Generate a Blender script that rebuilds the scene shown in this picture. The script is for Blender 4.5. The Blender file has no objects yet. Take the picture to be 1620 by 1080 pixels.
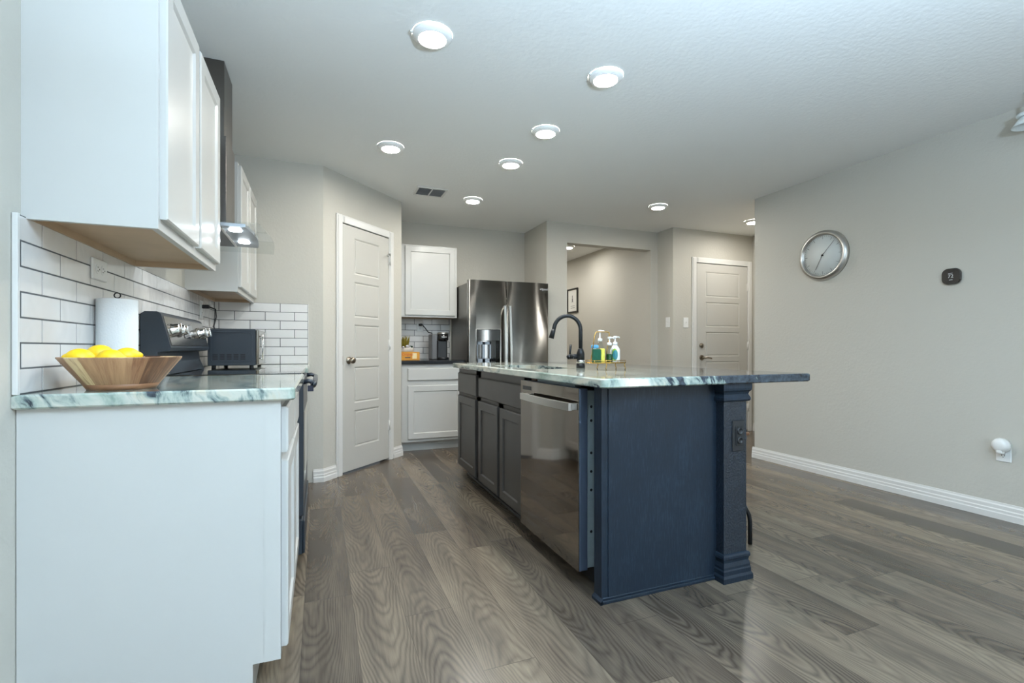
import bpy, bmesh, math, random
from mathutils import Vector, Matrix
PI = math.pi
random.seed(7)
SC = bpy.context.scene
COL = SC.collection

# ------------------------------------------------------------------ camera, world, light, exposure
CAM_H = 1.03
cam_d = bpy.data.cameras.new('camera')
cam_d.sensor_width = 36.0
cam_d.lens = 764.0 / 1620.0 * 36.0
cam_d.shift_y = 11.7 / 1620.0
cam_d.clip_start = 0.05
cam = bpy.data.objects.new('camera', cam_d)
cam.location = (0, 0, CAM_H)
cam.rotation_euler = (PI / 2, 0, -math.radians(21.65))
COL.objects.link(cam)
SC.camera = cam

world = bpy.data.worlds.new('daylight')
SC.world = world
world.use_nodes = True
wb = world.node_tree.nodes['Background']
wb.inputs[0].default_value = (0.72, 0.86, 1.0, 1)
wb.inputs[1].default_value = 0.3

SC.view_settings.view_transform = 'Standard'
SC.view_settings.look = 'None'
SC.view_settings.exposure = 0.0
SC.view_settings.gamma = 1.0
SC.view_settings.use_curve_mapping = False

def area(name, loc, rot, sx, sy, power, color):
    d = bpy.data.lights.new(name, 'AREA')
    d.shape = 'RECTANGLE'; d.size = sx; d.size_y = sy
    d.energy = power; d.color = color
    o = bpy.data.objects.new(name, d)
    o.location = loc; o.rotation_euler = rot
    COL.objects.link(o)
    return o
REAR = -2.6      # wall behind the camera, with the windows that let the daylight in
DAY = (0.86, 0.96, 1.0)
area('window_daylight', (0.55, REAR - 0.05, 1.25), (PI / 2, 0, 0), 1.9, 1.9, 14, DAY)
area('window_daylight', (2.95, REAR - 0.05, 1.25), (PI / 2, 0, 0), 1.4, 1.9, 14, DAY)
area('window_daylight', (3.83 + 0.07, -2.05, 1.33), (PI / 2, 0, PI / 2), 0.5, 2.06, 62, DAY)  # light of the added side window, reflected as a streak in the refrigerator
UPLIGHT = 290.0                   # power of the added, unseen uplighter that brightens the ceiling
UP_COLOR = (0.53, 0.73, 0.95)
LED_STRENGTH = 285.0
LED_COLOR = (1.0, 0.975, 0.905)

# ------------------------------------------------------------------ materials
def lin(c):
    c = c / 255.0
    return c / 12.92 if c <= 0.04045 else ((c + 0.055) / 1.055) ** 2.4
def rgb(r, g, b):
    return (lin(r), lin(g), lin(b), 1)

class NT:
    def __init__(s, m):
        s.t = m.node_tree; s.n = s.t.nodes; s.l = s.t.links
    def new(s, kind, **kw):
        nd = s.n.new(kind)
        for k, v in kw.items(): setattr(nd, k, v)
        return nd
    def link(s, a, b): s.l.new(a, b)
    def put(s, sock, v):
        if isinstance(v, (int, float, tuple)): sock.default_value = v
        else: s.l.new(v, sock)
    def math(s, op, a, b=None, c=None):
        nd = s.new('ShaderNodeMath', operation=op)
        s.put(nd.inputs[0], a)
        if b is not None: s.put(nd.inputs[1], b)
        if c is not None: s.put(nd.inputs[2], c)
        return nd.outputs[0]
    def noise(s, vec, scale, detail=3, rough=0.5, dist=0.0):
        nd = s.new('ShaderNodeTexNoise')
        s.put(nd.inputs['Vector'], vec)
        nd.inputs['Scale'].default_value = scale; nd.inputs['Detail'].default_value = detail
        nd.inputs['Roughness'].default_value = rough; nd.inputs['Distortion'].default_value = dist
        return nd.outputs['Fac']
    def mapping(s, vec, loc=(0, 0, 0), rot=(0, 0, 0), scale=(1, 1, 1)):
        nd = s.new('ShaderNodeMapping')
        s.put(nd.inputs['Vector'], vec)
        nd.inputs['Location'].default_value = loc; nd.inputs['Rotation'].default_value = rot
        nd.inputs['Scale'].default_value = scale
        return nd.outputs[0]
    def ramp(s, fac, stops, mode='LINEAR'):
        nd = s.new('ShaderNodeValToRGB')
        cr = nd.color_ramp; cr.interpolation = mode
        while len(cr.elements) < len(stops): cr.elements.new(0.5)
        for e, (p, c) in zip(cr.elements, stops): e.position = p; e.color = c
        s.put(nd.inputs[0], fac)
        return nd.outputs[0]
    def mix(s, fac, a, b, blend='MIX'):
        nd = s.new('ShaderNodeMix', data_type='RGBA', blend_type=blend)
        s.put(nd.inputs[0], fac); s.put(nd.inputs[6], a); s.put(nd.inputs[7], b)
        return nd.outputs[2]
    def bump(s, h, strength=0.2, dist=0.002):
        nd = s.new('ShaderNodeBump')
        nd.inputs['Strength'].default_value = strength; nd.inputs['Distance'].default_value = dist
        s.put(nd.inputs['Height'], h)
        return nd.outputs[0]
    def coord(s, which='Object'):
        return s.new('ShaderNodeTexCoord').outputs[which]

def mat(name, col, rough=0.5, metal=0.0, bump=None, var=None, spec=None, coat=0, coat_rough=0.05, trans=0, ior=None, aniso=0):
    m = bpy.data.materials.new(name); m.use_nodes = True
    nt = NT(m); b = nt.n['Principled BSDF']
    b.inputs['Base Color'].default_value = col
    b.inputs['Roughness'].default_value = rough
    b.inputs['Metallic'].default_value = metal
    if spec is not None: b.inputs['Specular IOR Level'].default_value = spec
    if coat: b.inputs['Coat Weight'].default_value = coat; b.inputs['Coat Roughness'].default_value = coat_rough
    if trans: b.inputs['Transmission Weight'].default_value = trans
    if ior: b.inputs['IOR'].default_value = ior
    if aniso: b.inputs['Anisotropic'].default_value = aniso
    co = nt.coord()
    if var:      # (scale, amount): gentle tone variation
        n = nt.noise(co, var[0], 3)
        c2 = tuple(x * (1 - var[1]) for x in col[:3]) + (1,)
        nt.link(nt.mix(n, col, c2), b.inputs['Base Color'])
    if bump:     # (scale, strength, distance)
        nt.link(nt.bump(nt.noise(co, bump[0], 2), bump[1], bump[2]), b.inputs['Normal'])
    return m

WALLC = rgb(192, 188, 178)
M = {}
M['wall'] = mat('wall_paint', WALLC, 0.75, bump=(55, 0.35, 0.004))
M['ceiling'] = mat('ceiling_paint', rgb(236, 236, 233), 0.85, bump=(45, 0.4, 0.004))
M['lamp_white'] = mat('lamp_white', rgb(244, 243, 240), 0.4)
M['trim'] = mat('white_trim_paint', rgb(216, 214, 210), 0.35)
M['door'] = mat('white_door_paint', rgb(191, 188, 181), 0.4, bump=(90, 0.05, 0.001))
M['cab'] = mat('white_cabinet_paint', rgb(197, 196, 192), 0.32, var=(6, 0.03), coat=0.3, coat_rough=0.15)
M['maple'] = mat('maple_veneer', rgb(196, 168, 138), 0.5, var=(9, 0.25))
M['edge_tape'] = mat('grey_worn_edge', rgb(150, 150, 148), 0.6, var=(40, 0.5))
def brush_paint():
    m = mat('black_brushed_paint', rgb(36, 46, 57), 0.45, spec=0.3)
    nt = NT(m); b = nt.n['Principled BSDF']
    n = nt.noise(nt.mapping(nt.coord(), scale=(1, 1, 0.12)), 210, 3, 0.6)
    n2 = nt.noise(nt.coord(), 7, 4, 0.6)
    f = nt.math('ADD', nt.math('MULTIPLY', n, 0.7), nt.math('MULTIPLY', n2, 0.5))
    nt.link(nt.ramp(f, [(0.35, rgb(22, 31, 40)), (0.60, rgb(24, 35, 47)), (0.85, rgb(38, 51, 64))]), b.inputs['Base Color'])
    nt.link(nt.bump(n, 0.35, 0.002), b.inputs['Normal'])
    return m
M['black_paint'] = brush_paint()
M['black_texture'] = mat('black_textured_paint', rgb(26, 36, 47), 0.36, bump=(120, 0.9, 0.004), var=(40, 0.35))
M['grey_cab'] = mat('charcoal_cabinet_paint', rgb(62, 60, 58), 0.36, var=(10, 0.25), bump=(60, 0.08, 0.001))
M['dark'] = mat('dark_recess', rgb(22, 22, 24), 0.6)
M['black_gloss'] = mat('black_glass', rgb(14, 15, 17), 0.05, coat=1.0)
M['black_plastic'] = mat('black_plastic', rgb(30, 32, 35), 0.4)
M['black_metal'] = mat('black_enamel', rgb(47, 54, 62), 0.32, bump=(250, 0.1, 0.001))
M['matte_black'] = mat('matte_black_metal', rgb(28, 30, 33), 0.38, metal=0.3)
M['chrome'] = mat('chrome', rgb(215, 212, 208), 0.12, metal=1)
M['steel'] = mat('brushed_steel', rgb(196, 195, 192), 0.3, metal=1)
M['nickel'] = mat('satin_nickel', rgb(150, 140, 126), 0.3, metal=1)
M['brass'] = mat('gold_wire', rgb(196, 158, 84), 0.25, metal=1)
M['grey_metal'] = mat('galvanised_metal', rgb(168, 182, 186), 0.4, metal=0.2, var=(30, 0.3))
M['white_plastic'] = mat('white_plastic', rgb(232, 232, 230), 0.35)
M['grey_plastic'] = mat('grey_plastic', rgb(96, 96, 98), 0.35)
M['paper'] = mat('white_paper', rgb(226, 228, 228), 0.95, bump=(160, 0.5, 0.002))
M['grout'] = mat('grey_grout', rgb(92, 94, 96), 0.9)
M['black_stone'] = mat('black_counter', rgb(30, 33, 38), 0.18, coat=0.4)
M['lemon'] = mat('lemon_peel', rgb(246, 205, 30), 0.42, bump=(140, 0.35, 0.002))
M['green'] = mat('green_scrub_pad', rgb(28, 84, 62), 0.95, bump=(300, 0.8, 0.003))
M['yellow'] = mat('yellow_sponge', rgb(214, 208, 88), 0.9, bump=(200, 0.6, 0.003))
M['blue'] = mat('blue_brush_plastic', rgb(84, 158, 206), 0.4)
M['green_liquid'] = mat('green_soap', rgb(30, 92, 50), 0.1, trans=0.6, ior=1.35)
M['label_teal'] = mat('teal_label', rgb(58, 140, 150), 0.4, var=(60, 0.6))
M['label_lime'] = mat('lime_label', rgb(150, 186, 62), 0.4)
M['seat_wood'] = mat('brown_seat_wood', rgb(132, 92, 62), 0.45, var=(20, 0.4))
M['lid_white'] = mat('white_shade', rgb(222, 228, 228), 0.5)
M['pot'] = mat('pale_pot', rgb(206, 196, 184), 0.6, var=(80, 0.25))
M['leaf'] = mat('yellow_green_leaf', rgb(132, 116, 22), 0.6, var=(50, 0.5))
M['leaf_dark'] = mat('dark_green_leaf', rgb(44, 74, 50), 0.6, var=(60, 0.5))
M['berry'] = mat('pale_pebble', rgb(206, 200, 206), 0.5)
M['box_yellow'] = mat('yellow_carton', rgb(226, 156, 42), 0.5, var=(25, 0.25))
M['box_cream'] = mat('cream_print', rgb(236, 214, 164), 0.5)
M['red_ink'] = mat('red_ink', rgb(196, 62, 34), 0.5)
M['navy_ink'] = mat('navy_ink', rgb(40, 42, 60), 0.5)
M['grey_ink'] = mat('grey_ink', rgb(120, 120, 120), 0.6)
M['light_ink'] = mat('light_ink', rgb(205, 207, 210), 0.5)
M['frame_black'] = mat('black_frame', rgb(34, 32, 30), 0.4)
M['print'] = mat('white_print', rgb(214, 212, 206), 0.6)
M['clock_face'] = mat('clock_face', rgb(206, 210, 208), 0.5)
M['vent_dark'] = mat('vent_louvre', rgb(168, 170, 172), 0.6)
M['thermo'] = mat('thermostat_glass', rgb(40, 37, 36), 0.12, coat=0.6)
M['fridge_side'] = mat('fridge_side', rgb(120, 116, 110), 0.35, metal=0.8)
M['dispenser_grey'] = mat('dispenser_grey', rgb(150, 158, 168), 0.35, metal=0.4)
M['sink_steel'] = mat('sink_steel', rgb(150, 150, 148), 0.3, metal=1)

def brushed(name, col, rough, axis, strength=0.12, aniso=0.5):
    m = mat(name, col, rough, metal=1.0, aniso=aniso)
    nt = NT(m); b = nt.n['Principled BSDF']
    sc = [400, 400, 400]; sc[axis] = 4
    n = nt.noise(nt.mapping(nt.coord(), scale=tuple(sc)), 1.0, 2)
    nt.link(nt.bump(n, strength, 0.0006), b.inputs['Normal'])
    return m
def steel_brushed():
    m = mat('brushed_stainless', rgb(138, 135, 130), 0.27, metal=1.0, aniso=1.0)
    nt = NT(m); b = nt.n['Principled BSDF']
    tg = nt.new('ShaderNodeTangent', direction_type='RADIAL', axis='Z')
    nt.link(tg.outputs[0], b.inputs['Tangent']); b.inputs['Anisotropic Rotation'].default_value = 0.25
    return m
M['fridge'] = steel_brushed()
M['dw'] = mat('black_stainless', rgb(138, 132, 125), 0.06, metal=1.0)
M['dw_edge'] = mat('steel_door_edge', rgb(128, 142, 168), 0.3, metal=0.9)
M['range_panel'] = mat('black_stainless_panel', rgb(160, 156, 150), 0.2, metal=1.0)
M['hood_steel'] = brushed('hood_stainless', rgb(112, 108, 104), 0.3, 2, 0.08)
M['hood_body'] = mat('hood_grey_steel', rgb(176, 184, 192), 0.35, metal=0.6)

def emis(name, col, strength):
    m = bpy.data.materials.new(name); m.use_nodes = True
    b = NT(m).n['Principled BSDF']
    b.inputs['Base Color'].default_value = (0.8, 0.8, 0.8, 1)
    b.inputs['Emission Color'].default_value = tuple(col) + (1,)
    b.inputs['Emission Strength'].default_value = strength
    return m
M['led'] = emis('led_diffuser', LED_COLOR, LED_STRENGTH)
M['hood_led'] = emis('hood_led', (0.86, 0.94, 1.0), 75)

def glass_mat(name, tint, rough=0.0):
    m = bpy.data.materials.new(name); m.use_nodes = True
    nt = NT(m)
    for nd in list(nt.n):
        if nd.type == 'BSDF_PRINCIPLED': nt.n.remove(nd)
    out = [n for n in nt.n if n.type == 'OUTPUT_MATERIAL'][0]
    tr = nt.new('ShaderNodeBsdfTransparent'); tr.inputs[0].default_value = tint
    gl = nt.new('ShaderNodeBsdfGlossy'); gl.inputs['Roughness'].default_value = 0.02 + rough
    fr = nt.new('ShaderNodeFresnel'); fr.inputs[0].default_value = 1.3
    ge = nt.new('ShaderNodeNewGeometry')      # reflect at the entering face only
    fac = nt.math('MULTIPLY', fr.outputs[0], nt.math('SUBTRACT', 1.0, ge.outputs['Backfacing']))
    mx = nt.new('ShaderNodeMixShader')
    nt.link(fac, mx.inputs[0]); nt.link(tr.outputs[0], mx.inputs[1]); nt.link(gl.outputs[0], mx.inputs[2])
    nt.link(mx.outputs[0], out.inputs[0])
    return m
M['glass'] = glass_mat('clear_glass', (0.955, 0.97, 0.965, 1))
M['clear_plastic'] = glass_mat('clear_plastic', (0.88, 0.90, 0.88, 1), 0.05)

# glossy hand-made subway tile
def tile_mat():
    m = mat('white_glazed_tile', rgb(222, 220, 218), 0.06, coat=0.3)
    nt = NT(m); b = nt.n['Principled BSDF']
    nt.link(nt.bump(nt.noise(nt.coord(), 11, 1, 0.5, 0.5), 0.4, 0.008), b.inputs['Normal'])
    return m
M['tile'] = tile_mat()

# planks: luxury vinyl in grey brown, running away from the camera
def floor_mat():
    m = mat('grey_oak_planks', (0.2, 0.2, 0.2, 1), 0.34)
    nt = NT(m); b = nt.n['Principled BSDF']
    sp = nt.new('ShaderNodeSeparateXYZ'); nt.link(nt.coord(), sp.inputs[0])
    x, y = sp.outputs[0], sp.outputs[1]
    W, L = 0.182, 1.22
    u = nt.math('DIVIDE', nt.math('ADD', x, 0.06), W)
    cu = nt.math('FLOOR', u); fu = nt.math('SUBTRACT', u, cu)
    wn = nt.new('ShaderNodeTexWhiteNoise', noise_dimensions='1D'); nt.put(wn.inputs['W'], cu)
    v = nt.math('ADD', nt.math('DIVIDE', y, L), nt.math('MULTIPLY', wn.outputs[0], 7.3))
    cv = nt.math('FLOOR', v); fv = nt.math('SUBTRACT', v, cv)
    cb = nt.new('ShaderNodeCombineXYZ'); nt.put(cb.inputs[0], cu); nt.put(cb.inputs[1], cv)
    w2 = nt.new('ShaderNodeTexWhiteNoise', noise_dimensions='2D'); nt.link(cb.outputs[0], w2.inputs['Vector'])
    pid = w2.outputs[0]
    off = nt.math('MULTIPLY', pid, 53.0)
    # cathedral grain: nested arches along each plank, bent by a little noise
    c1 = nt.new('ShaderNodeCombineXYZ')
    nt.put(c1.inputs[0], nt.math('MULTIPLY', x, 7.0)); nt.put(c1.inputs[1], nt.math('MULTIPLY', y, 2.2)); nt.put(c1.inputs[2], off)
    n1 = nt.noise(c1.outputs[0], 1.0, 2, 0.45)
    ul = nt.math('MULTIPLY', nt.math('SUBTRACT', fu, nt.math('MULTIPLY_ADD', w2.outputs[0], 0.7, 0.15)), W)
    sgn = nt.math('SUBTRACT', nt.math('MULTIPLY', nt.math('GREATER_THAN', nt.math('FRACT', nt.math('MULTIPLY', pid, 17.0)), 0.5), 2.0), 1.0)
    f = nt.math('ADD', nt.math('MULTIPLY', y, sgn), nt.math('ADD', nt.math('MULTIPLY', nt.math('MULTIPLY', ul, ul), 62.0), nt.math('MULTIPLY', n1, 0.70)))
    rings = nt.math('POWER', nt.math('MAXIMUM', nt.math('MULTIPLY_ADD', nt.math('SINE', nt.math('MULTIPLY', f, 66.0)), 0.5, 0.5), 0.001), 0.55)
    c2 = nt.new('ShaderNodeCombineXYZ')
    nt.put(c2.inputs[0], nt.math('MULTIPLY', x, 130.0)); nt.put(c2.inputs[1], nt.math('MULTIPLY', y, 8.0)); nt.put(c2.inputs[2], off)
    fine = nt.noise(c2.outputs[0], 1.0, 3, 0.6)
    c3 = nt.new('ShaderNodeCombineXYZ')
    nt.put(c3.inputs[0], nt.math('MULTIPLY', x, 11.0)); nt.put(c3.inputs[1], nt.math('MULTIPLY', y, 1.6)); nt.put(c3.inputs[2], nt.math('ADD', off, 7.0))
    cloud = nt.noise(c3.outputs[0], 1.0, 3, 0.55)
    g = nt.math('ADD', nt.math('MULTIPLY', nt.math('SUBTRACT', rings, 0.72), nt.math('MULTIPLY_ADD', nt.math('FRACT', nt.math('MULTIPLY', pid, 29.0)), 0.12, 0.06)), nt.math('ADD', nt.math('MULTIPLY', fine, 0.22), nt.math('MULTIPLY_ADD', cloud, 0.50, 0.125)))
    g = nt.math('ADD', g, nt.math('MULTIPLY', nt.math('SUBTRACT', pid, 0.5), 0.20))
    col = nt.ramp(g, [(0.28, rgb(64, 56, 48)), (0.46, rgb(92, 82, 71)), (0.60, rgb(114, 102, 87)), (0.80, rgb(144, 130, 109))])
    # joints
    eu = nt.math('MINIMUM', fu, nt.math('SUBTRACT', 1.0, fu))
    ev = nt.math('MINIMUM', fv, nt.math('SUBTRACT', 1.0, fv))
    ju = nt.math('LESS_THAN', eu, 0.006); jv = nt.math('LESS_THAN', ev, 0.0012)
    j = nt.math('MAXIMUM', ju, jv)
    col = nt.mix(nt.math('MULTIPLY', j, 0.55), col, rgb(50, 44, 40))
    nt.link(col, b.inputs['Base Color'])
    b.inputs['Roughness'].default_value = 0.26
    return m
M['floor'] = floor_mat()

# granite: pale green white with charcoal streaks that run along Y, in clusters
def stone_mat(name, off, dark, slant=0.22):
    m = mat(name, (0.5, 0.5, 0.5, 1), 0.07, coat=0.2)
    nt = NT(m); b = nt.n['Principled BSDF']
    co = nt.mapping(nt.coord(), loc=off)
    sp = nt.new('ShaderNodeSeparateXYZ'); nt.link(co, sp.inputs[0])
    X, Y, Z = sp.outputs[0], sp.outputs[1], sp.outputs[2]
    warp = nt.noise(co, 2.6, 4, 0.6)
    xs = nt.math('ADD', nt.math('ADD', X, nt.math('MULTIPLY', Y, slant)), nt.math('ADD', nt.math('MULTIPLY', Z, 0.30), nt.math('MULTIPLY', warp, 0.22)))
    def streak(sx, sy, detail, seed):
        c = nt.new('ShaderNodeCombineXYZ')
        nt.put(c.inputs[0], nt.math('MULTIPLY', xs, sx)); nt.put(c.inputs[1], nt.math('MULTIPLY', Y, sy)); nt.put(c.inputs[2], nt.math('MULTIPLY_ADD', Z, 9.0, seed))
        return nt.noise(c.outputs[0], 1.0, detail, 0.62)
    big = streak(7.0, 0.9, 2, 1.7)
    mid = streak(34.0, 2.6, 4, 8.3)
    v = nt.math('ADD', nt.math('MULTIPLY', big, 0.75), nt.math('MULTIPLY', mid, 0.75))
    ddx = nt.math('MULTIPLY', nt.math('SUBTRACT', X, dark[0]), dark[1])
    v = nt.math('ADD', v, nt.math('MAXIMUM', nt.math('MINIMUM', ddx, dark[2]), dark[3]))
    base = nt.ramp(streak(15.0, 3.0, 4, 3.1), [(0.30, rgb(128, 148, 136)), (0.44, rgb(174, 183, 173)), (0.56, rgb(194, 195, 184)), (0.70, rgb(190, 184, 164))])
    dk = nt.ramp(nt.noise(co, 45, 3, 0.7), [(0.3, rgb(34, 38, 46)), (0.7, rgb(74, 84, 94))])
    grey = nt.ramp(nt.noise(co, 60, 3, 0.7), [(0.3, rgb(104, 122, 120)), (0.7, rgb(160, 172, 164))])
    f1 = nt.ramp(v, [(0.70, (0, 0, 0, 1)), (0.80, (1, 1, 1, 1))])
    f2 = nt.ramp(v, [(0.81, (0, 0, 0, 1)), (0.85, (1, 1, 1, 1))])
    nt.link(nt.mix(f2, nt.mix(f1, base, grey), dk), b.inputs['Base Color'])
    return m
M['granite_left'] = stone_mat('pale_granite', (-0.4, 2.0, 0.8765), (0.0, 0.0, -0.05, -1.0))
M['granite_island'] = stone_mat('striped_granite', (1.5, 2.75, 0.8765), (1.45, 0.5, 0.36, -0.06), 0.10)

# acacia staves: one tone per stave
def acacia(name, axis='wedge'):
    m = mat(name, (0.3, 0.2, 0.1, 1), 0.4)
    nt = NT(m); b = nt.n['Principled BSDF']
    sp = nt.new('ShaderNodeSeparateXYZ'); nt.link(nt.coord(), sp.inputs[0])
    ang = nt.math('ARCTAN2', sp.outputs[1], sp.outputs[0])
    k = nt.math('FLOOR', nt.math('MULTIPLY', nt.math('ADD', ang, nt.math('MULTIPLY', nt.math('SINE', nt.math('MULTIPLY', ang, 7.0)), 0.03)), 22 / (2 * PI)))
    wn = nt.new('ShaderNodeTexWhiteNoise', noise_dimensions='1D'); nt.put(wn.inputs['W'], k)
    cb = nt.new('ShaderNodeCombineXYZ')
    nt.put(cb.inputs[0], nt.math('MULTIPLY', ang, 14.0)); nt.put(cb.inputs[1], nt.math('MULTIPLY', sp.outputs[2], 14.0)); nt.put(cb.inputs[2], nt.math('MULTIPLY', wn.outputs[0], 30.0))
    gr = nt.noise(cb.outputs[0], 1.0, 4, 0.6, 0.8)
    t = nt.math('ADD', nt.math('MULTIPLY', wn.outputs[0], 0.95), nt.math('MULTIPLY_ADD', gr, 0.9, -0.42))
    nt.link(nt.ramp(t, [(0.08, rgb(98, 66, 44)), (0.3, rgb(142, 100, 70)), (0.55, rgb(170, 130, 94)), (0.78, rgb(186, 146, 106)), (0.9, rgb(226, 198, 150))]), b.inputs['Base Color'])
    return m
M['acacia'] = acacia('acacia_staves')
M['acacia_base'] = mat('acacia_base', rgb(158, 112, 78), 0.4, var=(18, 0.35))

# ------------------------------------------------------------------ mesh building
class MB:
    """collects shapes in world coordinates and links them as ONE mesh object"""
    def __init__(s): s.v = []; s.f = []; s.sm = []
    def add(s, verts, faces, smooth=False):
        o = len(s.v)
        s.v += [tuple(p) for p in verts]
        for f in faces: s.f.append(tuple(i + o for i in f)); s.sm.append(smooth)
        return s
    def bm(s, bm, smooth=False, mtx=None):
        bm.verts.index_update()
        vs = [(mtx @ v.co if mtx else v.co.copy()) for v in bm.verts]
        s.add(vs, [[v.index for v in f.verts] for f in bm.faces], smooth); bm.free(); return s
    def box(s, x0, y0, z0, x1, y1, z1, bev=0.0, seg=1, mtx=None):
        x0, x1 = min(x0, x1), max(x0, x1); y0, y1 = min(y0, y1), max(y0, y1); z0, z1 = min(z0, z1), max(z0, z1)
        bm = bmesh.new(); bmesh.ops.create_cube(bm, size=1)
        for v in bm.verts:
            v.co = ((x0 + x1) / 2 + v.co.x * (x1 - x0), (y0 + y1) / 2 + v.co.y * (y1 - y0), (z0 + z1) / 2 + v.co.z * (z1 - z0))
        if bev:
            bmesh.ops.bevel(bm, geom=bm.edges[:], offset=min(bev, 0.45 * min(x1 - x0, y1 - y0, z1 - z0)), segments=seg, affect='EDGES', profile=0.5)
        return s.bm(bm, False, mtx)
    def prism(s, poly, a0, a1, axis='z', mtx=None):
        """poly: 2-D outline; axis z: (x,y), axis y: (x,z), axis x: (y,z)"""
        def p(q, a):
            r = {'z': (q[0], q[1], a), 'y': (q[0], a, q[1]), 'x': (a, q[0], q[1])}[axis]
            return tuple(mtx @ Vector(r)) if mtx else r
        n = len(poly)
        vs = [p(q, a0) for q in poly] + [p(q, a1) for q in poly]
        fs = [tuple(range(n))[::-1], tuple(range(n, 2 * n))] + [(i, (i + 1) % n, n + (i + 1) % n, n + i) for i in range(n)]
        return s.add(vs, fs)
    def tube(s, pts, r, seg=12, cap=True, closed=False):
        pts = [Vector(p) for p in pts]; n = len(pts)
        rs = r if isinstance(r, (list, tuple)) else [r] * n
        rings = []; prev = None
        for i, p in enumerate(pts):
            if closed: t = (pts[(i + 1) % n] - pts[i - 1]).normalized()
            else:
                a = pts[i] - pts[i - 1] if i else pts[1] - pts[0]
                b = pts[i + 1] - pts[i] if i < n - 1 else a
                t = (a.normalized() + b.normalized())
                t = t.normalized() if t.length > 1e-6 else a.normalized()
            if prev is None:
                up = Vector((0, 0, 1)) if abs(t.z) < 0.9 else Vector((1, 0, 0))
                u = t.cross(up).normalized()
            else:
                u = (prev - t * prev.dot(t)).normalized()
            w = t.cross(u).normalized(); prev = u
            rings.append([p + (u * math.cos(2 * PI * k / seg) + w * math.sin(2 * PI * k / seg)) * rs[i] for k in range(seg)])
        vs = [q for rg in rings for q in rg]; fs = []
        m = n if closed else n - 1
        for i in range(m):
            j = (i + 1) % n
            for k in range(seg):
                fs.append((i * seg + k, i * seg + (k + 1) % seg, j * seg + (k + 1) % seg, j * seg + k))
        s.add(vs, fs, True)
        if cap and not closed:
            s.add(rings[0], [tuple(range(seg))]); s.add(rings[-1], [tuple(range(seg))])
        return s
    def cyl(s, p0, p1, r, seg=24): return s.tube([p0, p1], r, seg)
    def lathe(s, c, prof, seg=48, axis='z', smooth=True, ang0=0.0):
        """prof: list of (radius, along); axis: direction of the turning axis"""
        c = Vector(c); vs = []; fs = []; n = len(prof)
        for k in range(seg):
            a = ang0 + 2 * PI * k / seg
            for (r, h) in prof:
                q = {'z': (r * math.cos(a), r * math.sin(a), h), 'x': (h, r * math.cos(a), r * math.sin(a)), 'y': (r * math.cos(a), h, r * math.sin(a))}[axis]
                vs.append(c + Vector(q))
        for k in range(seg):
            j = (k + 1) % seg
            for i in range(n - 1):
                fs.append((k * n + i, j * n + i, j * n + i + 1, k * n + i + 1))
        return s.add(vs, fs, smooth)
    def ball(s, c, r, sc=(1, 1, 1), sub=3, mtx=None):
        bm = bmesh.new(); bmesh.ops.create_icosphere(bm, subdivisions=sub, radius=r)
        mt = Matrix.Translation(c) @ (mtx or Matrix()) @ Matrix.Diagonal((sc[0], sc[1], sc[2], 1))
        return s.bm(bm, True, mt)
    def mesh(s, name, off=(0, 0, 0)):
        me = bpy.data.meshes.new(name)
        me.from_pydata([(p[0] - off[0], p[1] - off[1], p[2] - off[2]) for p in s.v], [], s.f)
        me.polygons.foreach_set('use_smooth', s.sm)
        bm = bmesh.new(); bm.from_mesh(me)
        bmesh.ops.remove_doubles(bm, verts=bm.verts[:], dist=0.00002)
        bmesh.ops.recalc_face_normals(bm, faces=bm.faces[:])
        bm.to_mesh(me); bm.free()
        return me

WLOC = {}
def T(name, label, cat, loc, group=None):
    """a thing with parts: an Empty at its base"""
    o = bpy.data.objects.new(name, None); COL.objects.link(o)
    o.empty_display_size = 0.05
    o.location = loc; WLOC[o.name] = Vector(loc)
    o['label'] = label; o['category'] = cat
    if group: o['group'] = group
    return o
def P(name, mb, m, parent, label=None):
    """a part, one mesh under its thing (or under another part)"""
    off = WLOC[parent.name]
    me = mb.mesh(name, off); me.materials.append(M[m] if isinstance(m, str) else m)
    o = bpy.data.objects.new(name, me); COL.objects.link(o)
    o.parent = parent; WLOC[o.name] = off.copy()
    if label: o['label'] = label
    return o
def ONE(name, mb, m, label, cat, loc, group=None):
    """a thing that is one mesh"""
    me = mb.mesh(name, loc); me.materials.append(M[m])
    o = bpy.data.objects.new(name, me); COL.objects.link(o)
    o.location = loc; WLOC[o.name] = Vector(loc)
    o['label'] = label; o['category'] = cat
    if group: o['group'] = group
    return o
def S(name, mb, m, parent=None):
    """the room itself"""
    off = WLOC[parent.name] if parent else Vector((0, 0, 0))
    me = mb.mesh(name, off); me.materials.append(M[m])
    o = bpy.data.objects.new(name, me); COL.objects.link(o); WLOC[o.name] = off.copy()
    if parent: o.parent = parent
    else: o['kind'] = 'structure'
    return o
def copy_thing(src, loc, label=None):
    r = src.copy(); COL.objects.link(r); r.location = loc; WLOC[r.name] = Vector(loc)
    if label: r['label'] = label
    for ch in list(src.children):
        c = ch.copy(); COL.objects.link(c); c.parent = r
        for g in ch.children:
            d = g.copy(); COL.objects.link(d); d.parent = c
    return r
def text_mb(body, size, depth, mtx, align='CENTER'):
    cu = bpy.data.curves.new('lettering', 'FONT')
    cu.body = body; cu.size = size; cu.extrude = depth / 2; cu.align_x = align; cu.align_y = 'CENTER'
    o = bpy.data.objects.new('lettering', cu); COL.objects.link(o)
    dg = bpy.context.evaluated_depsgraph_get()
    me = bpy.data.meshes.new_from_object(o.evaluated_get(dg))
    mb = MB().add([mtx @ v.co for v in me.vertices], [tuple(p.vertices) for p in me.polygons])
    bpy.data.objects.remove(o); bpy.data.curves.remove(cu); bpy.data.meshes.remove(me)
    return mb
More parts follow.
